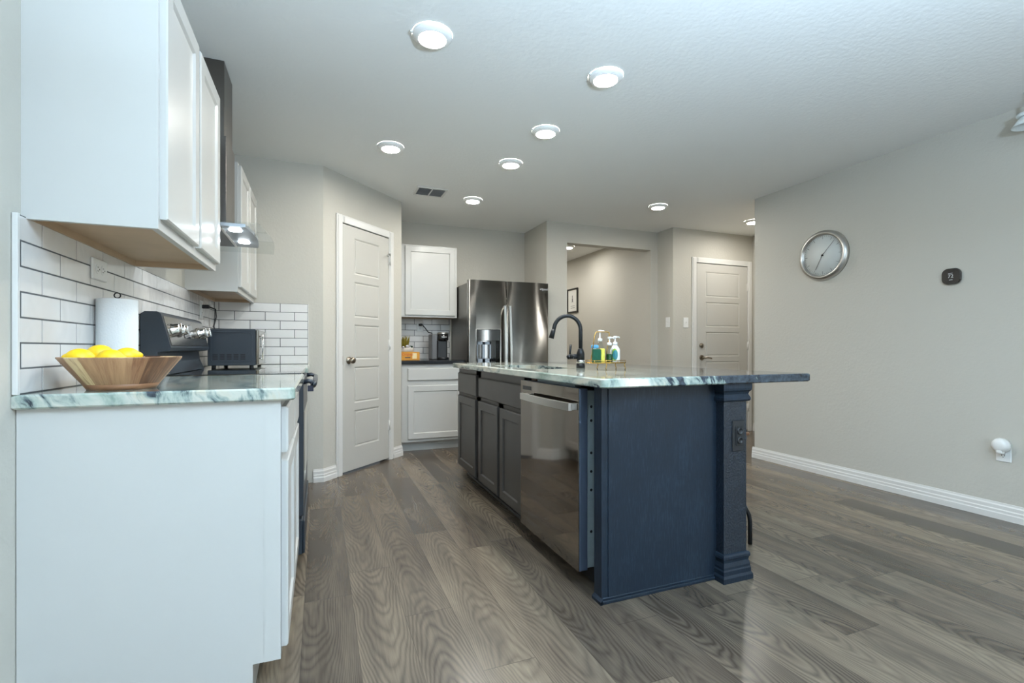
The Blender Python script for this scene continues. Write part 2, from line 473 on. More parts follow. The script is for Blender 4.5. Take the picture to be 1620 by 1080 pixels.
def frame(o, u, w):
    """matrix taking (along u, up, outward w) local coordinates to the world, origin o"""
    u = Vector(u).normalized(); w = Vector(w).normalized(); z = Vector((0, 0, 1))
    return Matrix(((u.x, z.x, w.x, o[0]), (u.y, z.y, w.y, o[1]), (u.z, z.z, w.z, o[2]), (0, 0, 0, 1)))

def panel_slab(mtx, u0, u1, v0, v1, t, panels, depth=0.007, cham=0.008, edge=0.004, field=None):
    """a slab (u, v, outward 0..t) with sunk panels sharing one column; field adds a raised field in each"""
    mb = MB(); q = []
    def P3(u, v, w): return mtx @ Vector((u, v, w))
    def quad(a, b, c, d): mb.add([P3(*a), P3(*b), P3(*c), P3(*d)], [(0, 1, 2, 3)])
    def ring(r0, w0, r1, w1):
        (a0, b0, a1, b1), (c0, d0, c1, d1) = r0, r1
        o = [(a0, b0), (a1, b0), (a1, b1), (a0, b1)]; i = [(c0, d0), (c1, d0), (c1, d1), (c0, d1)]
        for k in range(4):
            l = (k + 1) % 4
            quad(o[k] + (w0,), o[l] + (w0,), i[l] + (w1,), i[k] + (w1,))
    R = (u0, v0, u1, v1); e = edge
    quad((u0, v0, 0), (u1, v0, 0), (u1, v1, 0), (u0, v1, 0))
    ring(R, 0, R, t - e)
    I = (u0 + e, v0 + e, u1 - e, v1 - e)
    ring(R, t - e, I, t)
    if not panels:
        quad((I[0], I[1], t), (I[2], I[1], t), (I[2], I[3], t), (I[0], I[3], t)); return mb
    pu0, pu1 = panels[0][0], panels[0][2]
    quad((I[0], I[1], t), (pu0, I[1], t), (pu0, I[3], t), (I[0], I[3], t))
    quad((pu1, I[1], t), (I[2], I[1], t), (I[2], I[3], t), (pu1, I[3], t))
    ys = [I[1]]
    for p in sorted(panels, key=lambda p: p[1]): ys += [p[1], p[3]]
    ys.append(I[3])
    for k in range(0, len(ys), 2): quad((pu0, ys[k], t), (pu1, ys[k], t), (pu1, ys[k + 1], t), (pu0, ys[k + 1], t))
    for p in panels:
        i = (p[0] + cham, p[1] + cham, p[2] - cham, p[3] - cham)
        ring(p, t, i, t - depth)
        if field:
            j = (i[0] + field, i[1] + field, i[2] - field, i[3] - field)
            k = (j[0] + field, j[1] + field, j[2] - field, j[3] - field)
            ring(i, t - depth, j, t - depth); ring(j, t - depth, k, t - depth * 0.25)
            quad((k[0], k[1], t - depth * 0.25), (k[2], k[1], t - depth * 0.25), (k[2], k[3], t - depth * 0.25), (k[0], k[3], t - depth * 0.25))
        else:
            quad((i[0], i[1], t - depth), (i[2], i[1], t - depth), (i[2], i[3], t - depth), (i[0], i[3], t - depth))
    return mb

BASE_PROF = [(0, 0), (0.016, 0), (0.016, 0.035), (0.013, 0.042), (0.013, 0.056), (0.010, 0.062), (0.010, 0.082), (0.006, 0.09), (0.004, 0.10), (0, 0.10)]
def skirting(pts, side=1, prof=BASE_PROF):
    """profile swept along a floor path, mitred; side=+1 puts it to the right of the path"""
    mb = MB(); pts = [Vector(p) for p in pts]; n = len(pts); rows = []
    def nrm(a, b):
        d = (b - a).normalized(); return Vector((d.y, -d.x)) * side
    for i in range(n):
        if i == 0: o = nrm(pts[0], pts[1]); k = 1
        elif i == n - 1: o = nrm(pts[-2], pts[-1]); k = 1
        else:
            a, b = nrm(pts[i - 1], pts[i]), nrm(pts[i], pts[i + 1])
            o = (a + b).normalized(); k = 1 / max(0.3, o.dot(a))
        rows.append([(pts[i].x + o.x * p * k, pts[i].y + o.y * p * k, z) for p, z in prof])
    m = len(prof); vs = [q for r in rows for q in r]; fs = []
    for i in range(n - 1):
        for k in range(m):
            l = (k + 1) % m
            fs.append((i * m + k, i * m + l, (i + 1) * m + l, (i + 1) * m + k))
    fs.append(tuple(range(m))); fs.append(tuple((n - 1) * m + k for k in range(m)))
    return mb.add(vs, fs)

# ------------------------------------------------------------------ the room
CE = 2.45
WL, WR = -0.72, 3.83             # left and right walls
YP, YB, YH, YE = 4.03, 5.46, 4.83, 4.55   # pantry, back, opening and entry walls
S('floor', MB().box(-0.9, REAR - 0.2, -0.06, 5.4, 8.2, 0), 'floor')
S('ceiling', MB().box(-0.9, REAR - 0.2, CE, 5.4, 8.2, CE + 0.1), 'ceiling')
S('wall_left', MB().box(WL - 0.12, REAR - 0.12, 0, WL, YP + 0.12, CE), 'wall')
S('wall_pantry', MB().box(WL, YP, 0, 0.02, YP + 0.1, CE), 'wall')
DG = frame((0.02, YP, 0), (1, 1, 0), (1, -1, 0))          # the diagonal pantry wall, u along it, outward into the room
DGL = 0.71 * math.sqrt(2)
mb = MB()
for (a, b, c, d) in ((0, 0, 0.195, CE), (0.805, 0, DGL, CE), (0.195, 2.062, 0.805, CE)):
    mb.box(a, b, -0.1, c, d, 0, mtx=DG)
S('wall_diagonal', mb, 'wall')
S('wall_pantry_side', MB().box(0.63, 4.74, 0, 0.73, YB, CE), 'wall')
S('wall_back', MB().box(0.63, YB, 0, 2.45, YB + 0.12, CE), 'wall')
S('wall_alcove', MB().box(2.33, YH + 0.12, 0, 2.45, YB, CE), 'wall')
OX0, OX1, OZ = 2.584, 3.73, 2.228
S('wall_opening', MB().box(2.33, YH, 0, OX0, YH + 0.12, CE).box(OX0, YH, OZ, OX1, YH + 0.12, CE).box(OX1, YH, 0, WR, YH + 0.12, CE), 'wall')
S('wall_passage', MB().box(OX1, YH + 0.12, 0, WR, 8.0, CE), 'wall')
S('wall_passage_left', MB().box(2.33, YB + 0.12, 0, 2.45, 8.0, CE), 'wall')
S('wall_passage_end', MB().box(2.33, 8.0, 0, WR, 8.1, CE), 'wall')
EX0, EX1, EZ = 4.165, 4.99, 2.065
S('wall_entry', MB().box(WR, YE, 0, EX0, YH, CE).box(EX1, YE, 0, 5.07, YE + 0.14, CE).box(EX0, YE, EZ, EX1, YE + 0.14, CE), 'wall')
S('wall_entry_end', MB().box(5.07, 3.2, 0, 5.19, YE + 0.14, CE), 'wall')
S('wall_hall', MB().box(WR + 0.12, 3.29, 0, 5.07, 3.41, CE), 'wall')
V0, V1 = -2.32, -1.78          # unseen narrow window, added in the right wall for a streak on the refrigerator
S('wall_right', MB().box(WR, V1, 0, WR + 0.12, 3.41, CE).box(WR, REAR - 0.12, 0, WR + 0.12, V0, CE).box(WR, V0, 0, WR + 0.12, V1, 0.28).box(WR, V0, 2.38, WR + 0.12, V1, CE), 'wall')
S('window_3', MB().box(WR + 0.01, V0, 0.28, WR + 0.04, V0 + 0.02, 2.38).box(WR + 0.01, V1 - 0.02, 0.28, WR + 0.04, V1, 2.38).box(WR + 0.01, V0 + 0.02, 0.28, WR + 0.04, V1 - 0.02, 0.30).box(WR + 0.01, V0 + 0.02, 2.36, WR + 0.04, V1 - 0.02, 2.38), 'trim')
# wall behind the camera with two tall windows
W1, W2, WZ0, WZ1 = (-0.4, 1.5), (2.25, 3.65), 0.3, 2.2
S('wall_rear', MB().box(WL, REAR - 0.12, 0, W1[0], REAR, CE).box(W1[1], REAR - 0.12, 0, W2[0], REAR, CE).box(W2[1], REAR - 0.12, 0, WR, REAR, CE)
  .box(W1[0], REAR - 0.12, 0, W1[1], REAR, WZ0).box(W2[0], REAR - 0.12, 0, W2[1], REAR, WZ0)
  .box(W1[0], REAR - 0.12, WZ1, W1[1], REAR, CE).box(W2[0], REAR - 0.12, WZ1, W2[1], REAR, CE), 'wall')
for k, (a, b) in enumerate((W1, W2)):
    m_ = (a + b) / 2
    S('window_%d' % (k + 1), MB().box(a, REAR - 0.04, WZ0, a + 0.05, REAR - 0.01, WZ1).box(b - 0.05, REAR - 0.04, WZ0, b, REAR - 0.01, WZ1)
      .box(a, REAR - 0.04, WZ0, b, REAR - 0.01, WZ0 + 0.05).box(a, REAR - 0.04, WZ1 - 0.05, b, REAR - 0.01, WZ1)
      .box(m_ - 0.025, REAR - 0.04, WZ0, m_ + 0.025, REAR - 0.01, WZ1), 'trim')

def dgp(s_): return (0.02 + s_ / math.sqrt(2), YP + s_ / math.sqrt(2))
S('baseboard_pantry', skirting([(-0.05, YP), (0.02, YP), dgp(0.133)]), 'trim')
S('baseboard_diagonal', skirting([dgp(0.866), dgp(DGL), (0.73, 4.80)]), 'trim')
S('baseboard_right', skirting([(WR, 3.43), (WR, REAR)]), 'trim')
S('baseboard_entry', skirting([(5.07, 4.53), (5.07, 3.42)]), 'trim')
S('baseboard_hall', skirting([(WR, 4.80), (WR, YE), (4.10, YE)], -1), 'trim')
S('baseboard_passage', skirting([(OX1, 7.98), (OX1, YH + 0.13)]), 'trim')

def five_panel_door(name, mtx, u0, u1, h, knob_u, hinge_u, lever=False):
    d = S(name, panel_slab(mtx, u0, u1, 0.018, h, 0.035,
          [(u0 + 0.135, z0, u1 - 0.135, z1) for z0, z1 in ((0.205, 0.515), (0.575, 0.88), (0.94, 1.235), (1.295, 1.595), (1.655, 1.96))],
          depth=0.006, cham=0.012, edge=0.003, field=0.004), 'door')
    W0, W1_ = u0 - 0.008, u1 + 0.008
    cs = MB()
    for (a, b, c, dd) in ((W0 - 0.062, 0, W0 + 0.004, h + 0.07), (W1_ - 0.004, 0, W1_ + 0.062, h + 0.07), (W0 + 0.004, h + 0.006, W1_ - 0.004, h + 0.07)):
        cs.box(a, b, 0.025, c, dd, 0.040, 0.004, mtx=mtx)
        cs.box(a + 0.012, b, 0.040, c - 0.012, dd - 0.012, 0.046, 0.003, mtx=mtx)
    S('door_casing', cs, 'trim', d)
    return d
# pantry door: hinged on the right, knob on the left; its leaf sits in the wall thickness
PM = frame((0.02, YP, 0), (1, 1, 0), (1, -1, 0)) @ Matrix.Translation((0, 0, -0.025))
pd = five_panel_door('door_1', PM, 0.203, 0.797, 2.052, 0.27, 0.79)
def knob(mtx, u, v, w, name, parent):
    c = mtx @ Vector((u, v, w)); out = (mtx.to_3x3() @ Vector((0, 0, 1))).normalized()
    mb = MB(); prof = [(0.0, 0.0), (0.031, 0.0), (0.031, 0.004), (0.024, 0.009), (0.011, 0.012), (0.011, 0.026), (0.020, 0.031), (0.027, 0.040), (0.026, 0.052), (0.015, 0.060), (0.0, 0.061)]
    rot = out.to_track_quat('Z', 'Y').to_matrix().to_4x4()
    t = MB().lathe((0, 0, 0), prof, 28)
    mb.add([Matrix.Translation(c) @ rot @ Vector(v_) for v_ in t.v], t.f, True)
    return S(name, mb, 'nickel', parent)
knob(PM, 0.272, 0.935, 0.035, 'door_knob', pd)
S('latch_plate', MB().box(0.199, 0.90, 0.030, 0.2035, 0.97, 0.0365, mtx=PM), 'nickel', pd)
for v in (0.325, 1.07, 1.86):
    S('hinge', MB().box(0.785, v - 0.045, 0.0345, 0.80, v + 0.045, 0.037, mtx=PM).cyl(PM @ Vector((0.7995, v - 0.045, 0.043)), PM @ Vector((0.7995, v + 0.045, 0.043)), 0.006, 10), 'trim', pd)
S('door_stop', MB().tube([PM @ Vector(q) for q in ((0.80, 1.90, 0.05), (0.76, 1.905, 0.06), (0.735, 1.88, 0.075))], 0.005, 8).tube([PM @ Vector(q) for q in ((0.80, 1.915, 0.05), (0.80, 1.80, 0.052))], 0.004, 8)
  .ball(PM @ Vector((0.733, 1.878, 0.077)), 0.009), 'steel', pd)
# the door at the end of the entry hall
EM = frame((0, YE, 0), (1, 0, 0), (0, -1, 0)) @ Matrix.Translation((0, 0, -0.025))
ed = five_panel_door('door_2', EM, 4.175, 4.98, 2.055, 4.25, 4.98)
S('threshold', MB().box(4.17, 0.0, -0.02, 4.985, 0.016, 0.02, mtx=EM), 'nickel', ed)
def disc(mtx, u, v, w, r, t):
    a = mtx @ Vector((u, v, w)); b = mtx @ Vector((u, v, w + t)); return MB().cyl(a, b, r, 24)
mb = disc(EM, 4.245, 0.925, 0.035, 0.033, 0.008)
mb.cyl(EM @ Vector((4.245, 0.925, 0.04)), EM @ Vector((4.245, 0.925, 0.085)), 0.011, 14)
mb.tube([EM @ Vector(q) for q in ((4.245, 0.925, 0.08), (4.30, 0.927, 0.085), (4.345, 0.920, 0.085), (4.36, 0.914, 0.083))], [0.011, 0.010, 0.008, 0.007], 12)
S('door_lever', mb, 'nickel', ed)
mb = disc(EM, 4.242, 1.07, 0.035, 0.030, 0.010); mb.lathe(EM @ Vector((4.242, 1.07, 0.045)), [(0.024, 0), (0.020, -0.006), (0, -0.008)], 24, 'y')
mb.box(4.238, 1.052, 0.052, 4.246, 1.088, 0.066, 0.002, mtx=EM)
S('deadbolt', mb, 'nickel', ed)
for v in (0.30, 1.07, 1.80):
    S('hinge', MB().cyl(EM @ Vector((4.983, v - 0.05, 0.041)), EM @ Vector((4.983, v + 0.05, 0.041)), 0.0065, 10).box(4.965, v - 0.045, 0.0345, 4.983, v + 0.045, 0.037, mtx=EM), 'trim', ed)

# ------------------------------------------------------------------ tiled splashbacks
def tiles(mtx, u0, u1, v0, rows, offs, vtop=None, holes=()):
    """running bond of hand-made tiles, 200 x 65 mm on a grout bed; local (u, up, outward)"""
    tl = MB(); TW, TH, G = 0.2, 0.0653, 0.0036
    for r in range(rows):
        z0 = v0 + r * TH; z1 = z0 + TH
        if vtop: z1 = min(z1, vtop)
        u = u0 - 0.2 + ((offs + (0.1 if r % 2 else 0)) % 0.2)
        while u < u1:
            a, b = max(u, u0) + G / 2, min(u + TW, u1) - G / 2
            if b - a > 0.012: tl.box(a, z0 + G / 2, 0.004, b, z1 - G / 2, 0.0095, 0.0012, mtx=mtx)
            u += TW
    top = vtop or (v0 + rows * TH)
    bed = MB().box(u0, v0, 0.0, u1, top, 0.0086, mtx=mtx)
    return tl, bed, top
ZC = 0.914
LW = frame((WL, 0, 0), (0, 1, 0), (1, 0, 0))
def splash(label, mtx, u0, u1, rows, offs, base, trims=()):
    th = T('tiled_backsplash', label, 'backsplash', base)
    mtx = mtx @ Matrix.Translation((0, 0, 0.0015))
    tl, bed, top = tiles(mtx, u0, u1, ZC + 0.0005, rows, offs)
    P('tiles', tl, 'tile', th); P('grout_bed', bed, 'grout', th)
    mb = MB()
    for (a, b, c, d) in trims: mb.box(a, b, 0.0, c, d, 0.012, 0.001, mtx=mtx)
    if trims: P('edge_strip', mb, 'trim', th)
    return th
# rows end under the wall units at 1.371
splash('long white subway tile backsplash on the left wall behind the wooden bowl and range', LW, 1.596, YP, 7, 0.107 - 0.196 + 0.2, (WL, 1.596, ZC), ((1.585, ZC, 1.596, 1.373),))
PW = frame((0, YP, 0), (1, 0, 0), (0, -1, 0))
splash('short white subway tile backsplash beside the microwave, ending below bare painted wall', PW, WL + 0.012, -0.089, 7, 0.027, (-0.4, YP, ZC), ((-0.089, ZC, -0.084, 1.373),))
BW = frame((0, YB, 0), (1, 0, 0), (0, -1, 0))
splash('white subway tile backsplash behind the coffee maker, beside the refrigerator', BW, 0.731, 1.388, 7, 0.05, (1.06, YB, ZC), ((1.388, ZC, 1.395, 1.373),))

# ------------------------------------------------------------------ cabinets along the left wall
def shaker(mtx, u0, u1, v0, v1, t=0.019, rail=0.056):
    return panel_slab(mtx, u0, u1, v0, v1, t, [(u0 + rail, v0 + rail, u1 - rail, v1 - rail)], depth=0.008, cham=0.007, edge=0.004)
def flat_front(mtx, u0, u1, v0, v1, t=0.019):
    return panel_slab(mtx, u0, u1, v0, v1, t, [], edge=0.006)
def wall_unit(label, mtx, u0, u1, z0, z1, depth, doors, base, dz0=0.03, dz1=0.015):
    """mtx outward = front; w=0 is the wall, w=depth the face frame"""
    th = T('wall_cabinet', label, 'cabinet', base)
    lip = 0.022
    b = MB()
    b.box(u0, z0, 0, u0 + 0.016, z1, depth - 0.019, mtx=mtx); b.box(u1 - 0.016, z0, 0, u1, z1, depth - 0.019, mtx=mtx)
    b.box(u0 + 0.016, z1 - 0.016, 0, u1 - 0.016, z1, depth - 0.019, mtx=mtx); b.box(u0 + 0.016, z0 + lip + 0.012, 0, u1 - 0.016, z1 - 0.016, 0.008, mtx=mtx)
    st = max(0.04, doors[0][0] - u0 + 0.012)
    b.box(u0, z0, depth - 0.019, u0 + st, z1, depth, mtx=mtx); b.box(u1 - 0.04, z0, depth - 0.019, u1, z1, depth, mtx=mtx)
    b.box(u0 + st, z0, depth - 0.019, u1 - 0.04, z0 + 0.04, depth, mtx=mtx); b.box(u0 + st, z1 - 0.05, depth - 0.019, u1 - 0.04, z1, depth, mtx=mtx)
    m_ = (u0 + u1) / 2
    if len(doors) > 1: b.box(m_ - 0.03, z0 + 0.04, depth - 0.019, m_ + 0.03, z1 - 0.05, depth, mtx=mtx)
    P('cabinet_body', b, 'cab', th)
    P('underside', MB().box(u0 + 0.016, z0 + lip, 0.0, u1 - 0.016, z0 + lip + 0.012, depth - 0.019, mtx=mtx)
      .box(u0 + 0.016, z0 + 0.001, 0.0, u1 - 0.016, z0 + lip, 0.018, mtx=mtx).box(u1 - 0.030, z0 + 0.001, 0.018, u1 - 0.016, z0 + lip, depth - 0.019, mtx=mtx), 'maple', th, 'unpainted maple underside')
    for (a, c) in doors: P('door', shaker(mtx @ Matrix.Translation((0, 0, depth)), a, c, z0 + dz0, z1 - dz1), 'cab', th)
    return th
UZ0, UZ1 = 1.368, 2.135
wall_unit('nearest white wall cabinet with two doors above the fruit bowl on the left wall', LW, 1.630, 2.432, UZ0, UZ1, 0.296, [(1.645, 2.035), (2.065, 2.424)], (WL, 2.03, UZ0))
wall_unit('farther white wall cabinet on the left wall, beyond the range hood above the microwave', LW, 3.252, YP - 0.001, UZ0, UZ1, 0.266, [(3.262, 3.625), (3.650, 4.018)], (WL, 3.64, UZ0))
wall_unit('single-door white wall cabinet above the coffee maker, left of the refrigerator', BW, 0.7315, 1.392, UZ0, UZ1, 0.310, [(0.830, 1.368)], (1.06, YB, UZ0), 0.02, 0.015)

def base_unit(label, mtx, u0, u1, depth, drawers, doors, base, toe=0.075):
    mtx = mtx @ Matrix.Translation((0, 0, 0.002)); depth -= 0.002
    th = T('base_cabinet', label, 'cabinet', base)
    b = MB()
    outline = [(0.0, 0.0), (depth - toe, 0.0), (depth - toe, 0.10), (depth, 0.10), (depth, 0.876), (0.0, 0.876)]   # (outward, up)
    def side(a, c):
        vs = []
        for u in (a, c): vs += [mtx @ Vector((u, p[1], p[0])) for p in outline]
        n = len(outline)
        b.add(vs, [tuple(range(n)), tuple(range(n, 2 * n))] + [(i, (i + 1) % n, n + (i + 1) % n, n + i) for i in range(n)])
    side(u0, u0 + 0.016); side(u1 - 0.016, u1)
    b.box(u0 + 0.016, 0.10, 0, u1 - 0.016, 0.116, depth - 0.019, mtx=mtx); b.box(u0 + 0.016, 0.116, 0, u1 - 0.016, 0.86, 0.008, mtx=mtx)
    b.box(u0 + 0.016, 0.86, 0, u1 - 0.016, 0.876, depth - 0.019, mtx=mtx)
    st = max(0.045, doors[0][0] - u0 + 0.012)
    b.box(u0 - 0.0015, 0.10, depth - 0.045, u0 + st, 0.876, depth, mtx=mtx); b.box(u1 - 0.045, 0.10, depth - 0.019, u1, 0.876, depth, mtx=mtx)
    b.box(u0 + st, 0.10, depth - 0.019, u1 - 0.045, 0.14, depth, mtx=mtx); b.box(u0 + st, 0.82, depth - 0.019, u1 - 0.045, 0.876, depth, mtx=mtx)
    b.box(u0 + st, 0.655, depth - 0.019, u1 - 0.045, 0.722, depth, mtx=mtx)
    b.box(u0 + 0.016, 0.0, depth - toe - 0.016, u1 - 0.016, 0.10, depth - toe, mtx=mtx)
    P('cabinet_body', b, 'cab', th)
    F = mtx @ Matrix.Translation((0, 0, depth))
    for (a, c, d, e) in drawers: P('drawer', flat_front(F, a, c, d, e), 'cab', th)
    for (a, c, d, e) in doors: P('door', shaker(F, a, c, d, e), 'cab', th)
    return th
base_unit('white base cabinet under the fruit bowl, its plain end panel facing the room', LW, 1.605, 2.450, 0.610,
          [(1.625, 2.02, 0.715, 0.855), (2.035, 2.432, 0.715, 0.855)], [(1.625, 2.02, 0.125, 0.69), (2.035, 2.432, 0.125, 0.69)], (WL, 2.03, 0))
base_unit('white base cabinet under the microwave, between the range and the pantry corner', LW, 3.245, YP - 0.002, 0.610,
          [(3.262, 4.01, 0.715, 0.855)], [(3.262, 3.63, 0.125, 0.69), (3.645, 4.01, 0.125, 0.69)], (WL, 3.64, 0))
base_unit('white base cabinet with one drawer below the coffee maker', BW, 0.7330, 1.390, 0.610,
          [(0.808, 1.372, 0.714, 0.835)], [(0.808, 1.372, 0.129, 0.663)], (1.06, YB, 0))

def slab(x0, y0, x1, y1, z0, z1, r=0.03, bev=0.005, hole=None, rx=None):
    """worktop outline with a rounded corner at (rx) and eased edges; hole=(x0,y0,x1,y1)"""
    bm = bmesh.new()
    pts = [(x0, y0), (x1, y0), (x1, y1), (x0, y1)]
    out = []
    for i, p in enumerate(pts):
        if rx and i in rx:
            cx = p[0] + (r if p[0] == x0 else -r); cyy = p[1] + (r if p[1] == y0 else -r)
            a0 = {0: PI, 1: 1.5 * PI, 2: 0, 3: 0.5 * PI}[i]
            for k in range(9): a = a0 + k / 8 * PI / 2; out.append((cx + r * math.cos(a), cyy + r * math.sin(a)))
        else: out.append(p)
    n = len(out); e = bev
    def inset(pt):
        return (min(max(pt[0], x0 + e), x1 - e), min(max(pt[1], y0 + e), y1 - e))
    ins = []
    cx, cy_ = (x0 + x1) / 2, (y0 + y1) / 2
    for p in out: ins.append((p[0] + (e if p[0] < cx else -e) * (1 if True else 0), p[1] + (e if p[1] < cy_ else -e)))
    mb = MB()
    lv = [(ins, z0), (out, z0 + e), (out, z1 - e), (ins, z1)]
    vs = [(q[0], q[1], z) for l, z in lv for q in l]; fs = []
    for k in range(3):
        for i in range(n):
            j = (i + 1) % n; fs.append((k * n + i, k * n + j, (k + 1) * n + j, (k + 1) * n + i))
    mb.add(vs, fs)
    if not hole:
        mb.add([(q[0], q[1], z1) for q in ins], [tuple(range(n))]); mb.add([(q[0], q[1], z0) for q in ins], [tuple(range(n))])
    else:
        hx0, hy0, hx1, hy1 = hole; H = [(hx0, hy0), (hx1, hy0), (hx1, hy1), (hx0, hy1)]
        import mathutils
        for z in (z0, z1):
            coords = [Vector(q) for q in ins] + [Vector(q) for q in H]
            edges = [(i, (i + 1) % n) for i in range(n)] + [(n + i, n + (i + 1) % 4) for i in range(4)]
            from mathutils.geometry import delaunay_2d_cdt
            v2, _, f2, _, _, _ = delaunay_2d_cdt(coords, edges, [], 1, 1e-6)
            keep = []
            for f in f2:
                c = sum((v2[i] for i in f), Vector((0, 0))) / len(f)
                if not (hx0 < c.x < hx1 and hy0 < c.y < hy1): keep.append(tuple(f))
            mb.add([(q.x, q.y, z) for q in v2], keep)
        mb.add([(q[0], q[1], z) for z in (z0, z1) for q in H], [(i, (i + 1) % 4, 4 + (i + 1) % 4, 4 + i) for i in range(4)])
    return mb
ONE('granite_countertop', slab(WL + 0.001, 1.585, -0.070, 2.456, 0.8765, ZC, 0.02, rx=(1,)), 'granite_left', 'pale green-grey granite countertop under the wooden fruit bowl', 'countertop', (-0.4, 2.0, 0.8765))
ONE('granite_countertop', slab(WL + 0.001, 3.238, -0.070, YP - 0.001, 0.8765, ZC, 0.02), 'granite_left', 'pale granite countertop under the black microwave', 'countertop', (-0.4, 3.6, 0.8765))
ONE('black_countertop', slab(0.7315, 4.82, 1.395, YB - 0.001, 0.8765, ZC, 0.01), 'black_stone', 'dark countertop under the coffee maker beside the refrigerator', 'countertop', (1.06, 5.1, 0.8765))

# ------------------------------------------------------------------ range
RY0, RY1 = 2.462, 3.228
rg = T('kitchen_range', 'black electric range with slanted control panel between the white base cabinets', 'stove', (-0.4, 2.845, 0))
b = MB().box(WL + 0.03, RY0 + 0.002, 0.06, -0.105, RY1 - 0.002, 0.895, 0.004)
for sx in (-0.66, -0.16):
    for sy in (RY0 + 0.06, RY1 - 0.06): b.cyl((sx, sy, 0), (sx, sy, 0.06), 0.018, 12)
P('range_body', b, 'black_metal', rg)
P('cooktop', MB().box(WL + 0.09, RY0, 0.8955, -0.080, RY1, 0.917, 0.005, 2), 'black_gloss', rg)
od = P('oven_door', MB().box(-0.104, RY0 + 0.004, 0.245, -0.074, RY1 - 0.004, 0.885, 0.005), 'black_metal', rg)
P('oven_window', MB().box(-0.0745, RY0 + 0.11, 0.38, -0.0725, RY1 - 0.11, 0.72, 0.001), 'black_gloss', od)
hb = MB().tube([(-0.030, RY0 + 0.05, 0.855), (-0.028, RY0 + 0.02, 0.862), (-0.026, RY0 + 0.06, 0.866), (-0.024, 2.845, 0.868), (-0.026, RY1 - 0.06, 0.866), (-0.030, RY1 - 0.02, 0.86)], 0.012, 12)
for sy in (RY0 + 0.06, RY1 - 0.06): hb.tube([(-0.075, sy, 0.872), (-0.05, sy, 0.876), (-0.026, sy, 0.866)], [0.013, 0.011, 0.012], 10)
P('oven_handle', hb, 'black_metal', od)
P('hanging_tag', MB().box(-0.056, RY0 + 0.028, 0.828, -0.030, RY0 + 0.032, 0.856, 0.001).cyl((-0.042, RY0 + 0.03, 0.856), (-0.040, RY0 + 0.03, 0.87), 0.002, 6), 'navy_ink', od)
P('storage_drawer', MB().box(-0.104, RY0 + 0.004, 0.065, -0.076, RY1 - 0.004, 0.232, 0.006).box(-0.078, RY0 + 0.004, 0.07, -0.068, RY1 - 0.004, 0.225, 0.008), 'black_metal', rg)
# backguard: side profile in (x, z)
prof = [(-0.705, 0.917), (-0.705, 1.178), (-0.69, 1.190), (-0.645, 1.190), (-0.632, 1.180), (-0.596, 1.036), (-0.600, 1.022), (-0.645, 1.015), (-0.640, 0.975), (-0.618, 0.917)]
bg = P('backguard', MB().prism(prof, RY0 + 0.004, RY1 - 0.004, 'y'), 'black_metal', rg)
# face of the control panel: leaning back, frame of reference u along Y
p0, p1 = Vector((-0.632, 0, 1.180)), Vector((-0.596, 0, 1.036))
up = (p0 - p1).normalized(); outw = Vector((0, 1, 0)).cross(up); outw = outw if outw.x > 0 else -outw
CP = Matrix(((0, up.x, outw.x, p1.x), (1, up.y, outw.y, 0), (0, up.z, outw.z, p1.z), (0, 0, 0, 1)))
P('control_panel', MB().box(RY0 + 0.022, 0.008, 0.0, RY1 - 0.022, 0.140, 0.003, 0.001, mtx=CP), 'range_panel', bg, 'dark polished steel control panel')
P('display', MB().box(2.735, 0.045, 0.003, 2.935, 0.118, 0.005, 0.001, mtx=CP), 'black_gloss', bg)
P('lower_trim', MB().prism([(-0.6405, 0.972), (-0.632, 0.972), (-0.610, 0.920), (-0.6185, 0.920)], RY0 + 0.05, RY1 - 0.05, 'y'), 'chrome', bg)
for ky in (2.545, 2.645, 3.045, 3.145):
    c0 = CP @ Vector((ky, 0.078, 0.003))
    t = MB().lathe((0, 0, 0), [(0, 0), (0.030, 0), (0.030, 0.006), (0.025, 0.010), (0.024, 0.030), (0.021, 0.035), (0, 0.036)], 24).box(-0.004, -0.022, 0.034, 0.004, 0.022, 0.042, 0.001)
    R3 = Matrix.Translation(c0) @ outw.to_track_quat('Z', 'Y').to_matrix().to_4x4()
    P('knob', MB().add([R3 @ Vector(v) for v in t.v], t.f, True), 'chrome', rg)

# ------------------------------------------------------------------ range hood
hd = T('range_hood', 'dark stainless range hood with flat glass canopy over the range', 'range hood', (WL, 2.85, 1.58))
P('chimney_top', MB().box(WL + 0.001, 2.735, 2.05, -0.440, 2.970, CE - 0.001, 0.002), 'hood_steel', hd)
P('chimney', MB().box(WL + 0.001, 2.727, 1.607, -0.430, 2.978, 2.078, 0.002), 'hood_steel', hd)
def bowed(y0, y1, xf, bow, z0, z1, n=16, xb=WL + 0.001):
    pts = [(xb, y0)] + [(xf + bow * math.sin(PI * k / n), y0 + (y1 - y0) * k / n) for k in range(n + 1)] + [(xb, y1)]
    return MB().prism(pts, z0, z1, 'z')
P('glass_canopy', bowed(2.478, 3.243, -0.262, 0.028, 1.599, 1.605), 'glass', hd)
hbody = P('hood_body', bowed(2.495, 2.985, -0.318, 0.022, 1.584, 1.5985), 'hood_body', hd)
P('filter', MB().box(WL + 0.05, 2.52, 1.578, -0.425, 2.965, 1.5845, 0.002), 'grey_plastic', hbody)
P('filter_bar', MB().box(-0.424, 2.51, 1.576, -0.412, 2.97, 1.5845, 0.001), 'chrome', hbody)
for ly in (2.57, 2.845):
    P('hood_lamp', MB().lathe((-0.368, ly, 1.584), [(0, -0.004), (0.026, -0.004), (0.026, 0)], 24), 'hood_led', hbody)
P('control_buttons', MB().box(-0.300, 2.66, 1.587, -0.297, 2.82, 1.596, 0.001), 'black_gloss', hbody)

